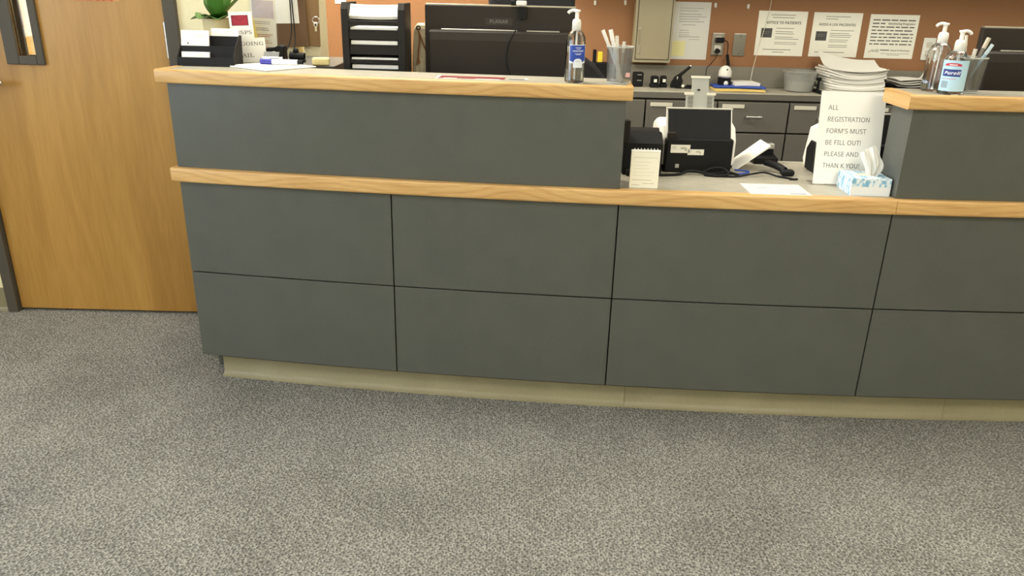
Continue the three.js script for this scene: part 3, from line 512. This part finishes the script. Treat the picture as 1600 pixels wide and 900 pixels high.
// ---------------------------------------------------------------- behind the left ledge, on the desk
{
  const t = thing('file_sorter', 'tall black file sorter filled with white papers behind the ledge', 'file sorter', [-0.457, DT, -2.62]);
  const w = 0.2, H = 0.49;
  for (const s of [-1, 1]) part('side', extX([[0.05, 0], [-0.1, 0], [-0.1, H], [0.035, H], [0.05, H - 0.02]], 0.022, 0.002).translate(s * (w / 2 - 0.011), 0, 0), M.darkPlastic, t);
  part('back', span(-w / 2 + 0.022, w / 2 - 0.022, 0, H - 0.02, -0.1, -0.096), M.darkPlastic, t);
  const ys = [0.05, 0.11, 0.17, 0.23, 0.286, 0.314, 0.36, 0.405];
  ys.forEach((y, k) => part('shelf', [span(-w / 2 + 0.022, w / 2 - 0.022, y, y + 0.004, -0.096, 0.046, 0.001), span(-w / 2 + 0.022, w / 2 - 0.022, k ? ys[k - 1] + 0.02 : 0.02, y, 0.04, 0.046, 0.001)], M.darkPlastic, t));
  part('lip', span(-w / 2 + 0.022, w / 2 - 0.022, 0.424, 0.436, 0.04, 0.046, 0.001), M.darkPlastic, t);
  const where = ['fifth slot', 'lowest visible slot', 'second lowest visible slot', 'middle slot', 'second slot from the top'];
  for (const [k, y, h] of [[1, 0.29, 0.012], [2, 0.318, 0.006], [3, 0.364, 0.012], [4, 0.409, 0.006]]) solo('slot_papers', 'white papers in the ' + where[k] + ' of the black file sorter', 'papers', slab(0.148, 0.13, h, () => 0, 4, 2), M.paper, [-0.457, DT + y + 0.0004, -2.648]);
  const tp = solo('slot_papers', 'white papers leaning at the top of the black file sorter', 'papers', slab(0.152, 0.05, 0.012, (x) => 0.5 * x * x, 8, 3), M.paper, [-0.458, DT + 0.457, -2.612]); tp.rotation.x = 0.75;
}
{
  const t = thing('tote_bag', 'cream tote bag with brown strap between sorter and monitor', 'bag', [-0.303, DT, -2.745]);
  const body = ext([[-0.045, 0], [0.07, 0], [0.075, 0.2], [0.07, 0.38], [0.06, 0.43], [0.03, 0.44], [0.012, 0.458], [-0.002, 0.455], [-0.008, 0.425], [-0.034, 0.425], [-0.044, 0.41], [-0.05, 0.3], [-0.052, 0.12]], 0.1, 0.014);
  { const p = body.attributes.position; for (let i = 0; i < p.count; i++) { const n = vnoise(p.getX(i) * 30 + 40, p.getY(i) * 12 + 40, 256, 256, 81) - 0.5; p.setZ(i, p.getZ(i) + n * 0.012); } body.computeVertexNormals(); }
  part('body', body, std({ color: '#c9bca0', roughness: 0.85, bumpMap: wallBump, bumpScale: 0.002 }), t);
  const s = part('strap', [tube([[-0.026, 0.412, 0.058], [-0.022, 0.38, 0.06], [-0.026, 0.34, 0.062], [-0.028, 0.318, 0.06]], 0.0026, 20, 6), tube([[-0.024, 0.4, 0.06], [0.0, 0.34, 0.062], [0.03, 0.285, 0.06], [0.06, 0.24, 0.058]], 0.0026, 20, 6), cyl(0.0055, 0.003, 0.02, -0.028, 0.3, 0.06, 8)], M.leather, t, 'thin brown strap with tassel');
  part('ring', new THREE.TorusGeometry(0.006, 0.002, 6, 16).translate(-0.026, 0.413, 0.057), M.black, s);
}
function monitor(label, pos, w, h, turn, logo) {                       // seen from behind; +z is its back
  const t = thing('computer_monitor', label, 'monitor', pos, turn);
  const yb = 0.2;
  part('panel', [span(-w / 2, w / 2, yb, yb + h, -0.02, 0.004, 0.004)], M.monitor, t);
  part('rim', span(-w / 2 + 0.003, w / 2 - 0.003, yb + h - 0.001, yb + h + 0.004, -0.018, 0.002, 0.001), M.steel, t, 'bright metal top rim');
  const ym = yb + h * 0.735;
  part('rear_housing', extX([[0.004, yb + 0.004], [0.03, yb + 0.02], [0.034, ym - 0.03], [0.03, ym - 0.006], [0.024, ym], [0.004, ym + 0.002]], w - 0.03, 0.006), M.monitor, t);
  part('trim_line', [rod([-w / 2 + 0.055, ym + 0.002, 0.022], [logo ? 0.055 : w / 2 - 0.05, ym + 0.002, 0.022], 0.0028, 8), ...(logo ? [rod([0.085, ym + 0.002, 0.022], [w / 2 - 0.055, ym + 0.002, 0.022], 0.0028, 8)] : [])], M.steel, t, 'silver trim line');
  part('screen', span(-w / 2 + 0.008, w / 2 - 0.008, yb + 0.02, yb + h - 0.008, -0.0215, -0.02), M.black, t);
  const st = part('stand', [span(-0.04, 0.04, 0.01, yb + 0.12, -0.05, -0.02, 0.004), span(-0.11, 0.11, 0, 0.012, -0.13, 0.02, 0.004)], M.monitor, t);
  if (logo) { const lm = printed(256, 64, (g) => { g.fillStyle = '#6d6862'; g.font = 'bold 46px sans-serif'; g.textAlign = 'center'; g.fillText('PLANAR', 128, 48); }, '#2b2521', 0.5); part('logo', card(0.088, 0.022, 0.0006).translate(-0.006, yb + h - 0.058, 0.0042), lm, t, 'raised grey maker name'); }
  return t;
}
{
  const X = -0.058;
  monitor('large black monitor seen from behind above the left ledge', [X, DT, -2.67], 0.493, 0.287, -0.008, true);
  const t = thing('webcam', 'white and black webcam clipped to the large monitor', 'webcam', [0.008, 1.2372, -2.66]);
  part('body', [box(0.034, 0.016, 0.022, 0, -0.001, 0.006, 0.004)], M.whitePlastic, t); part('clip', [box(0.04, 0.012, 0.03, -0.003, 0.014, 0, 0.004), box(0.026, 0.04, 0.006, 0.004, -0.044, 0.008, 0.002)], M.black, t); part('base', span(-0.035, -0.015, 0, 0.014, -0.015, 0.012, 0.003), M.black, t);
  solo('webcam_cable', 'thin black cable running down the back of the large monitor', 'cable', tube([[0.004, 1.2, -2.648], [-0.01, 1.16, -2.63], [-0.03, 1.12, -2.628], [-0.036, 1.06, -2.628], [-0.022, 1.02, -2.628], [-0.02, 0.98, -2.63]], 0.002, 40, 6), M.black);
  const m2 = monitor('dark monitor at the right edge behind the right ledge', [1.71, DT, -2.56], 0.53, 0.262, 0.02, false);
}
{
  const t = thing('office_chair', 'black office chair behind the large monitor', 'chair', [0.08, 0, -3.25]);
  part('backrest', [new RoundedBoxGeometry(0.34, 0.62, 0.06, 4, 0.028).translate(-0.03, 0.98, -0.0)], M.softBlack, t); part('seat', new RoundedBoxGeometry(0.48, 0.08, 0.46, 4, 0.035).translate(0, 0.48, -0.25), M.softBlack, t);
  part('spine', box(0.07, 0.4, 0.02, -0.03, 0.42, 0.04, 0.004), M.black, t); part('column', cyl(0.03, 0.025, 0.38, 0, 0.07, -0.22), M.black, t);
  for (let k = 0; k < 5; k++) { const a = k * Math.PI * 2 / 5; const l = part('leg', rod([0, 0.08, -0.22], [0.28 * Math.sin(a), 0.06, -0.22 + 0.28 * Math.cos(a)], 0.018, 8), M.black, t); part('castor', cyl(0.025, 0.025, 0.03).rotateZ(Math.PI / 2).translate(0.28 * Math.sin(a) + 0.015, 0.025, -0.22 + 0.28 * Math.cos(a)), M.black, l); }
  const j = ext([[-0.16, 0], [0.15, 0], [0.155, 0.16], [0.13, 0.23], [0.09, 0.275], [0.04, 0.31], [-0.04, 0.33], [-0.14, 0.33], [-0.17, 0.2]], 0.05, 0.015);
  solo('jacket', 'black jacket draped over the shoulder of the office chair', 'jacket', j, M.softBlack, [0.215, 0.74, -3.16]);
}

// ---------------------------------------------------------------- pump bottles and pen cups
function pump(label, x, z, y, bodyPts, collar, opts) {
  const t = thing('pump_bottle', label, 'bottle', [x, y, z]), h = bodyPts[bodyPts.length - 1][1];
  const inner = bodyPts.slice(1).map(([r, q], i) => [r - 0.0022, i ? q : q + 0.003]).reverse();
  part('bottle', toCreasedNormals(lathe([[0, 0], ...bodyPts, ...inner, [0, 0.007]], 48), 0.7), M.gel, t, 'clear plastic bottle');
  part('gel', toCreasedNormals(lathe([[0, 0.0072], [bodyPts[1][0] - 0.0026, 0.0076], [bodyPts[2][0] - 0.0026, opts.fill], [0, opts.fill]], 48), 0.7), M.gel, t, 'clear gel');
  const p = part('pump', lathe([[0, h - 0.002], [collar, h - 0.002], [collar, h + 0.02], [collar * 0.86, h + 0.027], [0.0055, h + 0.03], [0.0055, h + 0.046], [0.0085, h + 0.048], [0.0095, h + 0.053], [0, h + 0.054]], 24), M.whitePlastic, t);
  part('nozzle', tube([[0, h + 0.0505, 0], [opts.dir * 0.012, h + 0.0515, 0], [opts.dir * 0.021, h + 0.048, 0], [opts.dir * 0.025, h + 0.0435, 0]], 0.0042, 14, 8), M.whitePlastic, p);
  part('dip_tube', rod([0, 0.012, 0], [0.002, h, 0], 0.0025, 8), M.whitePlastic, t);
  for (const l of opts.labels) part(l.name, new THREE.CylinderGeometry(l.r, l.r, l.h, 24, 1, true, l.at - l.arc / 2, l.arc).translate(0, l.y + l.h / 2, 0), l.mat, t, l.label);
  return t;
}
const blueLabel = std({ map: canvasTex(320, 400, (g, w, h) => {
  g.fillStyle = '#2746a6'; g.beginPath(); g.moveTo(8, 14); g.lineTo(312, 14); g.lineTo(312, 340); g.lineTo(220, 390); g.lineTo(100, 390); g.lineTo(8, 340); g.fill();
  g.fillStyle = '#e9edf5'; g.textAlign = 'center'; g.font = 'bold 30px sans-serif'; g.fillRect(110, 60, 100, 10); g.font = 'bold 40px sans-serif'; g.fillText('SANITIZER', 160, 150); g.font = '26px sans-serif'; g.fillText('HAND', 160, 105); g.fillRect(100, 190, 120, 8); g.fillRect(120, 210, 80, 7);
  g.fillStyle = '#dfe7f2'; g.beginPath(); g.arc(160, 372, 74, 0, 7); g.fill(); g.fillStyle = '#9fb0d0'; g.fillRect(120, 348, 80, 8); g.fillRect(130, 368, 60, 7);
}, '#dfe7f2'), roughness: 0.35, side: THREE.DoubleSide });
pump('clear sanitizer pump bottle with blue label left of the mesh pen cup', 0.163, -2.295, LT, [[0.025, 0], [0.028, 0.004], [0.028, 0.112], [0.0265, 0.124], [0.02, 0.136], [0.013, 0.143]], 0.0125, { dir: -1, fill: 0.1, labels: [{ name: 'front_label', r: 0.0283, h: 0.05, y: 0.055, arc: 1.9, at: 0.25, mat: blueLabel }, { name: 'lower_label', r: 0.0283, h: 0.012, y: 0.043, arc: 1.0, at: 0.25, mat: flat('#dfe7f2', 0.35) }] });
const skyLabel = std({ map: canvasTex(320, 400, (g) => {
  g.fillStyle = '#c23a52'; g.beginPath(); g.ellipse(130, 58, 84, 24, 0, Math.PI, 0); g.lineTo(214, 74); g.lineTo(46, 74); g.fill(); g.fillStyle = '#f3e6e8'; g.fillRect(90, 52, 80, 12);
  g.fillStyle = '#2b3b86'; g.fillRect(34, 116, 184, 92); g.fillStyle = '#f2f4fa'; g.font = 'bold italic 56px sans-serif'; g.textAlign = 'center'; g.fillText('Purell', 128, 182);
  g.fillStyle = '#c9889a'; g.fillRect(30, 236, 150, 8); g.fillStyle = '#8fa6b8'; g.fillRect(40, 270, 70, 90);
}, '#b4d8ee'), roughness: 0.35, side: THREE.DoubleSide });
pump('clear pump bottle without label, behind the light blue one', 1.194, -2.3, LT, [[0.028, 0], [0.031, 0.004], [0.031, 0.1], [0.029, 0.112], [0.022, 0.125], [0.014, 0.132]], 0.0135, { dir: -1, fill: 0.03, labels: [] });
pump('pump bottle with light blue and red label in front of the mesh cup', 1.211, -2.235, LT, [[0.03, 0], [0.033, 0.004], [0.033, 0.082], [0.031, 0.094], [0.024, 0.108], [0.0145, 0.116]], 0.0135, { dir: 1, fill: 0.07, labels: [{ name: 'front_label', r: 0.0333, h: 0.082, y: 0.01, arc: 2.5, at: -0.42, mat: skyLabel }] });
function penCup(label, x, z, y, r0, r1, h, pens, tagText) {
  const t = thing('mesh_pen_cup', label, 'pen cup', [x, y, z]);
  part('mesh_wall', new THREE.CylinderGeometry(r1, r0, h - 0.006, 40, 1, true).translate(0, h / 2, 0), M.meshMetal, t);
  part('rim', new THREE.TorusGeometry(r1, 0.0022, 8, 40).rotateX(Math.PI / 2).translate(0, h, 0), M.greyPlastic, t); part('base', [cyl(r0, r0, 0.002, 0, 0.001, 0, 40), new THREE.TorusGeometry(r0, 0.002, 8, 40).rotateX(Math.PI / 2).translate(0, 0.002, 0)], M.greyPlastic, t);
  if (tagText) part('sticker', box(0.013, 0.012, 0.001, 0.022, 0.02, 0.029, 0), flat('#d9a9a5', 0.6), t);
  for (const [l, a, b, r, col, tip] of pens) { const p = thing('pen', l, 'pen', [x, y, z]); const A = v3(a[0], 0.006, a[1]), B = v3(...b), D = B.clone().sub(A).normalize(); part('barrel', rod(A.toArray(), B.toArray(), r, 10), flat(col, 0.4), p); part('end_cap', rod(B.clone().addScaledVector(D, -0.028).toArray(), B.clone().addScaledVector(D, 0.002).toArray(), r * 1.12, 10), flat(tip, 0.35), p); }
}
penCup('silver mesh pen cup at the right end of the left ledge', 0.291, -2.305, LT, 0.033, 0.0375, 0.1, [
  ['white pen leaning furthest left in the left mesh cup', [0.012, 0.0], [-0.052, 0.142, 0.0], 0.0048, '#ebe9e2', '#f1efe8'], ['thicker white pen leaning left in the left mesh cup', [0.006, 0.012], [-0.031, 0.144, 0.004], 0.0055, '#ebe9e2', '#f4f2ec'],
  ['white pen nearly upright in the left mesh cup', [0.0, -0.012], [-0.011, 0.127, -0.006], 0.0045, '#e4e2dc', '#eae8e2'], ['short pen at the right of the left mesh cup', [0.006, -0.01], [0.011, 0.112, -0.01], 0.004, '#b5b3ae', '#d9d7d0']], true);
penCup('dark mesh pen cup on the right ledge beside the bottles', 1.279, -2.288, LT, 0.034, 0.0425, 0.095, [
  ['grey pen upright at the left of the right mesh cup', [0.0, 0.01], [-0.031, 0.137, 0.0], 0.005, '#8b8a86', '#bdbbb4'], ['slim white pen behind the grey one in the right mesh cup', [0.0, -0.012], [-0.021, 0.152, -0.012], 0.0035, '#d9d7cf', '#e8e6de'],
  ['short grey pen in the middle of the right mesh cup', [-0.008, 0.004], [0.003, 0.117, 0.006], 0.0045, '#8b8a86', '#e3e1da'], ['grey and beige pen leaning right in the right mesh cup', [-0.014, 0.01], [0.034, 0.147, 0.004], 0.0052, '#77736d', '#c9beb0'],
  ['light blue pen leaning furthest right in the right mesh cup', [-0.01, -0.006], [0.048, 0.13, 0.004], 0.0045, '#a9cbe6', '#cfe3f2']], false);
// leaflets on the left ledge
solo('leaflet', 'dark red leaflet lying flat on the ledge before the monitor', 'leaflet', slab(0.2, 0.075, 0.001, () => 0, 2, 2), std({ map: canvasTex(256, 96, (g) => { g.fillStyle = '#efece6'; g.fillRect(0, 0, 256, 7); g.fillRect(30, 80, 50, 16); g.fillRect(150, 84, 90, 12); g.fillRect(0, 0, 10, 96); }, '#7e2f33'), roughness: 0.4 }), [-0.135, LT + 0.0003, -2.345], -0.07);
solo('grey_card', 'small grey card lying on the ledge right of the red leaflet', 'card', slab(0.055, 0.035, 0.001, () => 0, 2, 2), std({ map: canvasTex(96, 64, (g) => { g.fillStyle = '#e6e4de'; g.fillRect(0, 0, 96, 10); g.fillRect(78, 0, 18, 64); }, '#85827d'), roughness: 0.5 }), [0.005, LT + 0.0003, -2.335], -0.03);

// ---------------------------------------------------------------- on the low worktop
function scanner(label, pos, turn, raised = true) {
  const t = thing('document_scanner', label, 'scanner', pos, turn);       // its back faces +z
  part('base', [box(0.215, 0.108, 0.1, 0, 0.001, -0.05, 0.006)], M.black, t);
  part('side_shell', extX([[-0.03, 0.02], [-0.17, 0.0], [-0.19, 0.03], [-0.165, 0.14], [-0.12, 0.158], [-0.055, 0.14], [-0.03, 0.1]], 0.25, 0.012), M.whitePlastic, t, 'white curved shell');
  part('side_panel', extX([[-0.06, 0.004], [-0.15, 0.004], [-0.155, 0.07], [-0.13, 0.1], [-0.07, 0.1], [-0.055, 0.08]], 0.258, 0.004), M.black, t);
  const r = part('rear_tray', extX([[-0.012, 0.1], [-0.022, 0.1], [-0.06, 0.192], [-0.05, 0.195]], 0.2, 0.002), M.black, t);
  part('tray_rim', [extX([[-0.022, 0.1], [-0.027, 0.1], [-0.066, 0.198], [-0.05, 0.199], [-0.0505, 0.1955], [-0.06, 0.195]], 0.212, 0.001)], M.whitePlastic, r);
  if (raised) {
  const e = part('tray_extension', [extX([[-0.056, 0.19], [-0.062, 0.19], [-0.075, 0.24], [-0.069, 0.241]], 0.09, 0.001)], M.greyPlastic, t, 'grey extension tray');
  part('upper_extension', [extX([[-0.069, 0.225], [-0.074, 0.225], [-0.09, 0.292], [-0.085, 0.293]], 0.054, 0.001)], M.greyPlastic, e);
  part('tray_lip', extX([[-0.0815, 0.288], [-0.09, 0.288], [-0.092, 0.294], [-0.084, 0.295]], 0.06, 0.001), M.pale, e);
  for (const x of [-0.035, 0.035]) part('tray_lip', extX([[-0.066, 0.237], [-0.074, 0.237], [-0.076, 0.244], [-0.068, 0.244]], 0.03, 0.001).translate(x, 0, 0), M.pale, e);
  for (const x of [-0.031, 0.031]) for (let k = 0; k < 3; k++) part('cutout', box(0.016, 0.01, 0.002, x, 0.2 + k * 0.012, -0.0575 - k * 0.0032, 0.0005).rotateX(0), flat('#8e8f89', 0.6), e);
  part('slot', box(0.009, 0.005, 0.002, -0.005, 0.25, -0.0745, 0), M.black, e);
  }
  part('guide', box(0.026, 0.022, 0.02, -0.092, 0.106, -0.008, 0.003), M.darkPlastic, t);
  part('rating_label', [card(0.062, 0.026, 0.0008).translate(-0.062, 0.064, 0.0003), card(0.052, 0.018, 0.0008).translate(-0.012, 0.058, 0.0003)], printed(256, 96, (g) => { lines(g, 16, 22, 70, 2, 18, 7, '#b9b6ad'); lines(g, 130, 30, 100, 2, 14, 8, '#8b8983'); g.fillStyle = '#77746e'; g.fillRect(190, 60, 16, 14); }, '#ebe9df'), t);
  part('usb_port', [box(0.012, 0.012, 0.001, -0.068, 0.016, 0.0004, 0), box(0.006, 0.006, 0.002, -0.068, 0.019, 0.0008, 0)], M.greyPlastic, t);
  return t;
}
scanner('black-backed document scanner with grey tray left of the sign', [0.588, DT, -2.475], 0.02);
scanner('white and black document scanner partly hidden behind the paper sign', [1.105, DT, -2.44], 0.06, false);
solo('scanner_output_tray', 'white paper tray slanting up beside the black scanner', 'tray', ext([[0, 0], [0.004, 0], [0.108, 0.079], [0.104, 0.084]], 0.11, 0.001), M.paper, [0.724, DT + 0.0005, -2.585]);
{
  const t = thing('label_printer', 'black label printer between the ledge end and the scanner', 'printer', [0.40, DT, -2.475]);
  part('body', [extX([[0.05, 0], [-0.08, 0], [-0.08, 0.125], [0.01, 0.13], [0.05, 0.1]], 0.125, 0.006)], M.black, t); part('roll_cover', rod([-0.055, 0.115, -0.02], [0.055, 0.115, -0.02], 0.024, 20), M.darkPlastic, t);
  part('paper_guide', box(0.022, 0.07, 0.03, -0.056, 0.1, 0.035, 0.003), M.darkPlastic, t); part('foot', box(0.1, 0.02, 0.03, 0.0, 0.0, 0.058, 0.003), M.black, t);
}
{
  const t = thing('receipt_pad', 'upright cream receipt pad at the end of the raised ledge', 'notepad', [0.3815, DT, -2.262], -0.03);
  part('pad', card(0.084, 0.11, 0.012), printed(256, 335, (g) => { lines(g, 24, 60, 210, 1, 9, 5, '#cfcbb6'); lines(g, 24, 100, 200, 5, 30, 4, '#d9d5c2'); lines(g, 20, 262, 215, 1, 9, 5, '#b9b5a2'); lines(g, 120, 292, 110, 1, 9, 5, '#b9b5a2'); lines(g, 20, 308, 90, 1, 9, 5, '#b9b5a2'); }, '#f2eedc'), t);
  part('curled_cover', slab(0.084, 0.016, 0.002, (x, z) => 0.110 - 40 * z * z, 2, 8), M.paper, t);
  for (let k = 0; k < 8; k++) part('ring', new THREE.TorusGeometry(0.0032, 0.0009, 5, 10).rotateY(Math.PI / 2).translate(-0.033 + k * 0.0095, 0.1125, 0), M.whitePlastic, t);
}
{
  const s = thing('sign_holder', 'clear acrylic sign holder standing on the low worktop', 'sign holder', [1.012, DT, -2.35], -0.02);
  part('panel', [box(0.196, 0.278, 0.002, 0, 0.004, -0.004, 0)].map((g) => g.rotateX(-0.17)), M.acrylic, s);
  part('foot', [box(0.2, 0.003, 0.05, 0, 0, -0.028, 0.001)], M.acrylic, s);
  const p = solo('paper_sign', 'white paper sign reading ALL REGISTRATION FORM\'S MUST BE FILL OUT', 'sign', card(0.194, 0.276, 0.001), printed(760, 1080, (g) => {
    g.fillStyle = '#57554f'; g.font = '75px sans-serif';
    ['ALL', 'REGISTRATION', 'FORM\'S MUST', 'BE FILL OUT!', 'PLEASE AND', 'THAN K YOU!'].forEach((s, k) => g.fillText(s, 96, 212 + k * 135));
  }, '#f1f0ea'), [1.012, DT + 0.004, -2.3478], 0); p.rotation.set(-0.17, -0.02, 0, 'YXZ');
}
{
  const t = thing('tissue_box', 'light blue patterned tissue box in front of the paper sign', 'tissue box', [1.04, DT, -2.28], -0.03);
  const side = dataTex(256, 128, (u, v) => { const n = vnoise(u * 22, v * 11, 22, 11, 91), k = vnoise(u * 44, v * 22, 44, 22, 92); return mix3([225, 236, 243], [126, 180, 215], clamp((n - 0.42) * 3 * (0.5 + k))); }, true, 9, 9);
  part('carton', [span(-0.057, 0.057, 0.026, 0.05, -0.055, 0.055, 0), span(-0.057, 0.057, 0, 0.026, -0.055, 0.0545, 0)], std({ map: side, roughness: 0.55 }), t);
  part('plain_band', span(-0.0572, 0.0572, 0, 0.026, 0.05, 0.0552), std({ map: canvasTex(256, 64, (g) => { lines(g, 40, 28, 60, 1, 9, 9, '#c3cbd6'); }, '#e6ebf0'), roughness: 0.55 }), t);
  part('opening', new THREE.CylinderGeometry(0.03, 0.03, 0.001, 24).scale(1, 1, 0.6).translate(0, 0.0503, 0), M.pale, t);
  // the pulled-up tissue
  const P = [], I = [], n = 14, m = 16;
  for (let j = 0; j <= n; j++) for (let i = 0; i <= m; i++) { const u = i / m - 0.5, v = j / n, w = 0.014 + 0.026 * Math.sin(Math.min(1, v * 1.25) * Math.PI * 0.62), fold = 0.011 * Math.sin(u * 17 + v * 2) * (1 - 0.3 * v) + 0.006 * Math.sin(u * 31 + 1); P.push(u * 2 * w * 0.72 + 0.004 * Math.sin(v * 5) - 0.008 * v, 0.046 + 0.088 * v * (1 - 0.28 * u * u * 4 * v) + 0.004 * Math.sin(u * 9) * v, fold + 0.006 * Math.sin(v * 4)); }
  for (let j = 0; j < n; j++) for (let i = 0; i < m; i++) { const a = j * (m + 1) + i; I.push(a, a + 1, a + m + 1, a + 1, a + m + 2, a + m + 1); }
  const g = new THREE.BufferGeometry(); g.setAttribute('position', new THREE.Float32BufferAttribute(P, 3)); g.setAttribute('uv', new THREE.Float32BufferAttribute(new Array(P.length / 3 * 2).fill(0), 2)); g.setIndex(I); g.computeVertexNormals();
  const ts = solo('tissue', 'white tissue pulled up out of the blue box', 'tissue', g, M.tissue, [1.058, DT, -2.28], -0.06);
}
solo('form_sheet', 'printed form lying flat on the worktop beside the sign', 'form', slab(0.178, 0.132, 0.0012, () => 0, 2, 2), printed(512, 380, (g) => { lines(g, 30, 60, 440, 1, 9, 12, '#a4a9b6'); lines(g, 110, 140, 120, 1, 9, 16, '#8a909f'); lines(g, 40, 200, 430, 1, 9, 9, '#b4b8c2'); lines(g, 60, 260, 420, 2, 26, 14, '#a9b0c8'); g.fillStyle = '#9ea3ae'; g.fillRect(340, 310, 140, 50); }, '#c8c8c6'), [0.777, DT + 0.0003, -2.272], -0.02);
{
  const t = thing('telephone', 'black desk telephone right of the slanting white tray', 'telephone', [0.855, DT, -2.668], 0.05);
  part('base', [extX([[0.03, 0], [-0.02, 0], [-0.02, 0.03], [0.03, 0.02]], 0.085, 0.004), box(0.062, 0.06, 0.03, 0.004, 0.005, -0.012, 0.008)], M.black, t); part('display', box(0.05, 0.018, 0.032, 0.008, 0.047, -0.01, 0.003), M.greyPlastic, t);
  const h = thing('handset', 'black telephone handset lying off its cradle on the worktop', 'handset', [0.853, DT, -2.495], 0);
  part('grip', tube([[-0.03, 0.028, -0.045], [-0.016, 0.026, -0.03], [0.004, 0.02, -0.012], [0.018, 0.013, 0.012]], 0.0115, 20, 12), M.black, h); part('earpiece', box(0.042, 0.02, 0.032, 0.022, 0.0, 0.026, 0.008), M.black, h);
  solo('black_cable', 'black cable snaking towards a small plug on the worktop', 'cable', tube([[0.60, DT + 0.004, -2.43], [0.70, DT + 0.004, -2.42], [0.76, DT + 0.01, -2.44], [0.8, DT + 0.01, -2.46], [0.835, DT + 0.004, -2.44], [0.87, DT + 0.004, -2.41]], 0.003, 50, 8), M.black);
  solo('cord_plug', 'small black and white plug at the end of the cord', 'plug', [new THREE.TorusGeometry(0.005, 0.0025, 6, 12).rotateX(1.2).translate(0, 0.0035, 0), box(0.014, 0.006, 0.006, -0.012, 0.0002, 0, 0.001)], M.black, [0.882, DT, -2.405]);
  const cables = [['thick black cable tangled behind the scanner', M.black, 0.0045, [[0.44, 0.005, -2.41], [0.52, 0.005, -2.43], [0.56, 0.012, -2.45], [0.62, 0.006, -2.44], [0.68, 0.01, -2.45], [0.71, 0.006, -2.43]]], ['black cable coiled below the scanner label', M.black, 0.004, [[0.6, 0.006, -2.455], [0.63, 0.022, -2.45], [0.66, 0.024, -2.44], [0.675, 0.01, -2.425], [0.64, 0.005, -2.42], [0.6, 0.005, -2.43]]], ['blue network cable behind the scanner', M.blue, 0.0028, [[0.65, 0.004, -2.46], [0.7, 0.004, -2.455], [0.74, 0.004, -2.47], [0.76, 0.004, -2.5], [0.72, 0.004, -2.52]]]];
  for (const [l, m, r, p] of cables) solo('desk_cable', l, 'cable', tube(p.map(([x, y, z]) => [x, y + DT, z]), r, 48, 8), m);
}

renderer.render(scene, camera);
